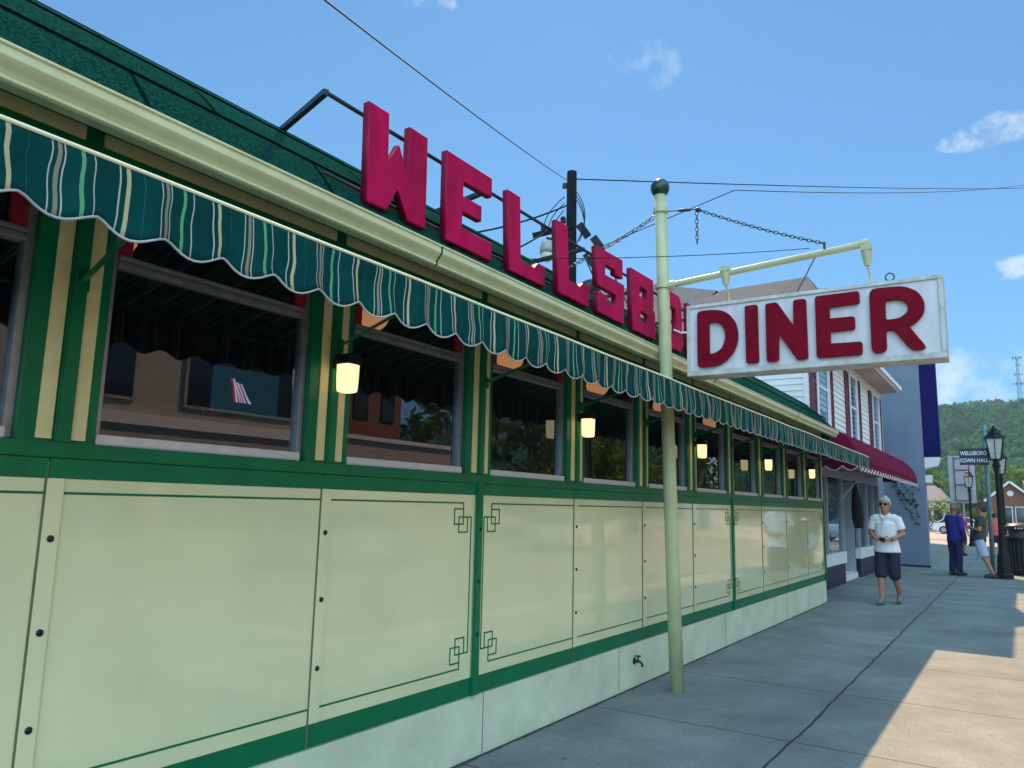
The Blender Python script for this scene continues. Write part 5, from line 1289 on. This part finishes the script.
make_bush('low clipped dark hedge behind the chatting people', 2.6, 2.2, 'leaf_dk', 13, (-2.2, 88, -.1), 'far bushes', .14, 170)
make_bush('bright bush in front of the brick house at the right', 1.7, 2.4, 'leaf_lt', 14, (4.9, 88, -.1), 'far bushes', .15, 130)
make_bush('low dark bush under the yellow green one', 2.2, 1.4, 'leaf_dk', 15, (-8.2, 84, -.1), 'far bushes', .14, 170)
def place_tree(name, label, h, cr_, m, seed, group, locs, **kw):
    t = make_tree(name, label, h, cr_, m, seed, group, **kw)
    for k, (x, y, z, rz, s_) in enumerate(locs):
        c = t if k == 0 else copy_tree(t); c.location = (x, y, z); c.rotation_euler = (0, 0, rz); c.scale = (s_,)*3
        yield c
G1 = 'trees at the foot of the hill'
labs = ['round bright tree above the white house', 'broad tree behind the road sign back', 'light tree left of the brick house roof', 'light tree above the brick house roof', 'tall tree at the far right edge', 'smaller tree between the sign and the lamp']
for c, lb in zip(place_tree('leafy_tree', labs[0], 8.5, 3.4, 'leaf', 21, G1, [(-9.5, 118, -.1, 0, 1), (-1.5, 128, 0, 2, 1.05), (3.0, 112, 0, 4, .85), (6.6, 116, 0, 1, .95), (10.5, 110, 0, 5, 1.15), (-4.5, 112, 0, 3, .7)], n_each=34, size=.26), labs): c['label'] = lb
for c, lb in zip(place_tree('leafy_tree', 'yellow green tree low beyond the stucco wall corner', 5.4, 2.6, 'leaf_lt', 22, G1, [(-9.0, 98, -.1, 0, 1), (8.0, 99, 0, 2, 1.0)], n_each=40, size=.22), ('yellow green tree low beyond the stucco wall corner', 'yellow green tree beside the brick house')): c['label'] = lb

# hill with its woods
def hill_z(x, y):
    t = max(0., min(1., (y-150)/250.)); s_ = t*t*(3-2*t)
    zz = 41.5*s_ + .022*x*s_ + 3.0*noise.noise(Vector((x*.012, y*.008, 1)))*s_
    if y > 405: zz -= (y-405)*.10
    return zz-.5
b = MB(); nx_, ny_ = 60, 34; vs_ = []; fs = []
for j in range(ny_+1):
    for i in range(nx_+1):
        x = -420+900*i/nx_; y = 140+420*j/ny_; vs_.append((x, y, hill_z(x, y)))
for j in range(ny_):
    for i in range(nx_): k = j*(nx_+1)+i; fs.append((k, k+1, k+nx_+2, k+nx_+1))
b.add(vs_, fs); struct(b.build('hill', 'hill', smooth=True))
rg = np.random.default_rng(5); Vl = []; n_cr = 0
pr = random.Random(9)
spots = []
for _ in range(2600):
    if pr.random() < .62: x, y = pr.uniform(-75, 60), pr.uniform(155, 415)
    else: x, y = pr.uniform(-330, 300), pr.uniform(165, 415)
    spots.append((x, y))
for x, y in spots:
    dense = -75 < x < 60
    r_ = pr.uniform(2.6, 4.6)*(1 if dense else 1.5); h_ = pr.uniform(5.5, 9.5); q = 95 if dense else 45
    d = rg.normal(size=(q, 3)); d /= np.linalg.norm(d, axis=1)[:, None]; rad = r_*(.62+.42*rg.random((q, 1)))
    d[:, 2] = np.abs(d[:, 2])*1.1-.25
    c = np.array([x, y, hill_z(x, y)+h_*.55]) + d*rad*np.array([1, 1, h_*.5/r_])
    nrm = d+rg.normal(size=(q, 3))*.45; nrm /= np.linalg.norm(nrm, axis=1)[:, None]
    a = np.cross(nrm, rg.normal(size=(q, 3))); a /= np.linalg.norm(a, axis=1)[:, None]; e = np.cross(nrm, a)
    s_ = (.55+.6*rg.random((q, 1)))*(1 if dense else 1.6)
    Vl.append(np.stack([c-a*s_, c+e*s_*.7, c+a*s_, c-e*s_*.7], 1).reshape(-1, 3))
V = np.concatenate(Vl); nq = len(V)//4
me = bpy.data.meshes.new('hill_woods'); me.vertices.add(len(V)); me.vertices.foreach_set('co', V.astype(np.float32).ravel())
me.loops.add(len(V)); me.loops.foreach_set('vertex_index', np.arange(len(V), dtype=np.int32)); me.polygons.add(nq); me.polygons.foreach_set('loop_start', np.arange(0, len(V), 4, dtype=np.int32)); me.polygons.foreach_set('loop_total', np.full(nq, 4, dtype=np.int32))
me.update(); me.validate(); me.materials.append(M['leaf_hill']); o = link('hill_woods', me); o['kind'] = 'stuff'; tag(o, 'dense green woods covering the hill behind the town', 'woods')
# radio mast on the ridge
tw = thing('radio_mast', 'thin lattice radio mast with antennas on the wooded ridge', 'mast', (5.9, 400, 44))
b = MB(); tx, ty = 5.9, 400
def leg(k, z): a = 2.1*k+.4; r_ = 1.3-.9*(z-42)/28; return (tx+r_*math.cos(a), ty+r_*math.sin(a), z)
for k in range(3): b.bar(leg(k, 40), leg(k, 71), .16, .16)
z = 42
while z < 70:
    for k in range(3): b.bar(leg(k, z), leg((k+1) % 3, z+2.2), .08, .08); b.bar(leg(k, z), leg((k+1) % 3, z), .08, .08)
    z += 2.2
b.build('lattice', 'chain', tw)
b = MB()
for zz, r_, n_ in ((70.8, 1.8, 7), (67.6, .9, 3), (63.4, 1.5, 5), (59.2, 1.9, 6)):
    for k in range(n_):
        a = 2*math.pi*k/n_; b.box(tx+r_*math.cos(a)-.16, tx+r_*math.cos(a)+.16, ty+r_*math.sin(a)-.12, ty+r_*math.sin(a)+.12, zz-.5, zz+.5); b.bar((tx, ty, zz), (tx+r_*math.cos(a), ty+r_*math.sin(a), zz), .1, .1)
b.build('antenna', 'porcelain', tw)
for k, (ya_, za_, zb_, nm) in enumerate(((60, 7.6, 10.4, 'upper'), (60, 7.2, 9.8, 'second'), (60, 6.4, 6.6, 'level'), (60, 5.2, 6.4, 'lowest'))):
    o = MB().tube(loop((-30, ya_+6, za_-1.2), (40, ya_+6, zb_+1.6), .5), .03, 5).build('overhead_wire', 'chain'); tag(o, '%s distant wire crossing in front of the wooded hill' % nm, 'wire', 'wires over the cross street')

# ------------------------------------------------------------------ the other side of the street (seen mirrored in the glass)
bg_ = thing('beige_building', 'beige rendered building across the street, mirrored in the first windows', 'building', (20, 9, 0))
MB().box(16, 26, -6, 16.8, 0.02, 12.5).build('wall', 'beige', bg_)
MB().box(15.75, 26, -6.1, 16.9, 11.6, 12.1).build('cornice', 'white', bg_)
MB().box(15.9, 15.998, -6, 16.8, 3.3, 3.6).build('band', 'white', bg_)
for y, ww in ((-4, 1), (-.5, 1), (3, 1), (6.2, 1), (9.9, 1), (12.5, 3.6)):  # wide last window added to mirror dark behind the flag picture
    w = MB().box(15.93, 15.997, y-.1, y+ww+.1, 3.9, 6.3).build('window', 'kerb', bg_); MB().box(15.915, 15.928, y, y+ww, 4.0, 6.2).build('pane', 'carglass', w)
    MB().box(15.93, 15.997, y-.3, y+ww+.3, .6, 2.8).build('shop_window', 'carglass', bg_)
br = thing('brick_building', 'tall red brick building across the street, mirrored in the second window', 'building', (28, 24, 0))
MB().box(22, 34, 24.0, 28.0, 0.02, 11).build('wall', 'brick', br)
MB().box(21.8, 34.1, 23.9, 28.1, 11.005, 11.4).build('coping', 'kerb', br)
for y in (24.8, 26.6):
    for z in (2, 5.2, 8.2): MB().box(21.95, 21.997, y, y+.9, z, z+1.6).build('window', 'carglass', br)
lw = thing('low_wall', 'low beige yard wall across the street', 'wall', (17, 20, 0)); MB().box(16.2, 16.5, 17.0, 26, 0.02, 3.6).build('wall', 'beige', lw); MB().box(16.1, 16.6, 16.95, 26.1, 3.605, 3.75).build('coping', 'white', lw)
ch = thing('church_steeple', 'white pointed church steeple across the street, mirrored in the glass', 'church', (24, 76, 0))
MB().box(22.4, 25.6, 75.4, 78.6, 0, 7.5).build('tower', 'white', ch); b = MB(); b.add([(22.2, 75.2, 7.5), (25.8, 75.2, 7.5), (25.8, 78.8, 7.5), (22.2, 78.8, 7.5), (24, 77, 19)], [(0, 1, 4), (1, 2, 4), (2, 3, 4), (3, 0, 4), (0, 3, 2, 1)]); b.build('spire', 'signwhite', ch)
G2 = 'street trees across the road'
for c in place_tree('street_tree', 'leafy green street tree across the road, seen mirrored in the windows', 8.0, 3.3, 'leaf', 31, G2, [(17.5, 33, 0, 0, 1), (19, 38.5, 0, 1, 1.1), (17, 44, 0, 2, .9), (20, 50, 0, 3, 1.2), (17.5, 57, 0, 4, 1), (19.5, 64, 0, 5, 1.15), (17, 86, 0, 1, 1.1), (20, 98, 0, 2, 1.3), (24, 36, 0, 3, 1.3), (26, 46, 0, 0, 1.3), (26, 58, 0, 2, 1.4), (18, 110, 0, 2, 1.3), (19, 124, 0, 4, 1.4), (18, 140, 0, 4, 1.4)], n_each=26, size=.30, low=.22): pass

# ------------------------------------------------------------------ air: faint haze over the valley
hz = MB().box(-440, 500, -110, 580, -1.5, 95).build('haze'); hz['kind'] = 'stuff'; hz.display_type = 'WIRE'
hm = bpy.data.materials.new('haze air'); hm.use_nodes = True; hn = hm.node_tree.nodes; hn.clear()
ho = hn.new('ShaderNodeOutputMaterial'); hv = hn.new('ShaderNodeVolumePrincipled'); hv.inputs['Color'].default_value = (.42, .78, 1, 1); hv.inputs['Density'].default_value = HAZE; hv.inputs['Anisotropy'].default_value = .2
hm.node_tree.links.new(hv.outputs[0], ho.inputs['Volume']); hz.data.materials.append(hm)
C.cycles.volume_bounces = 0
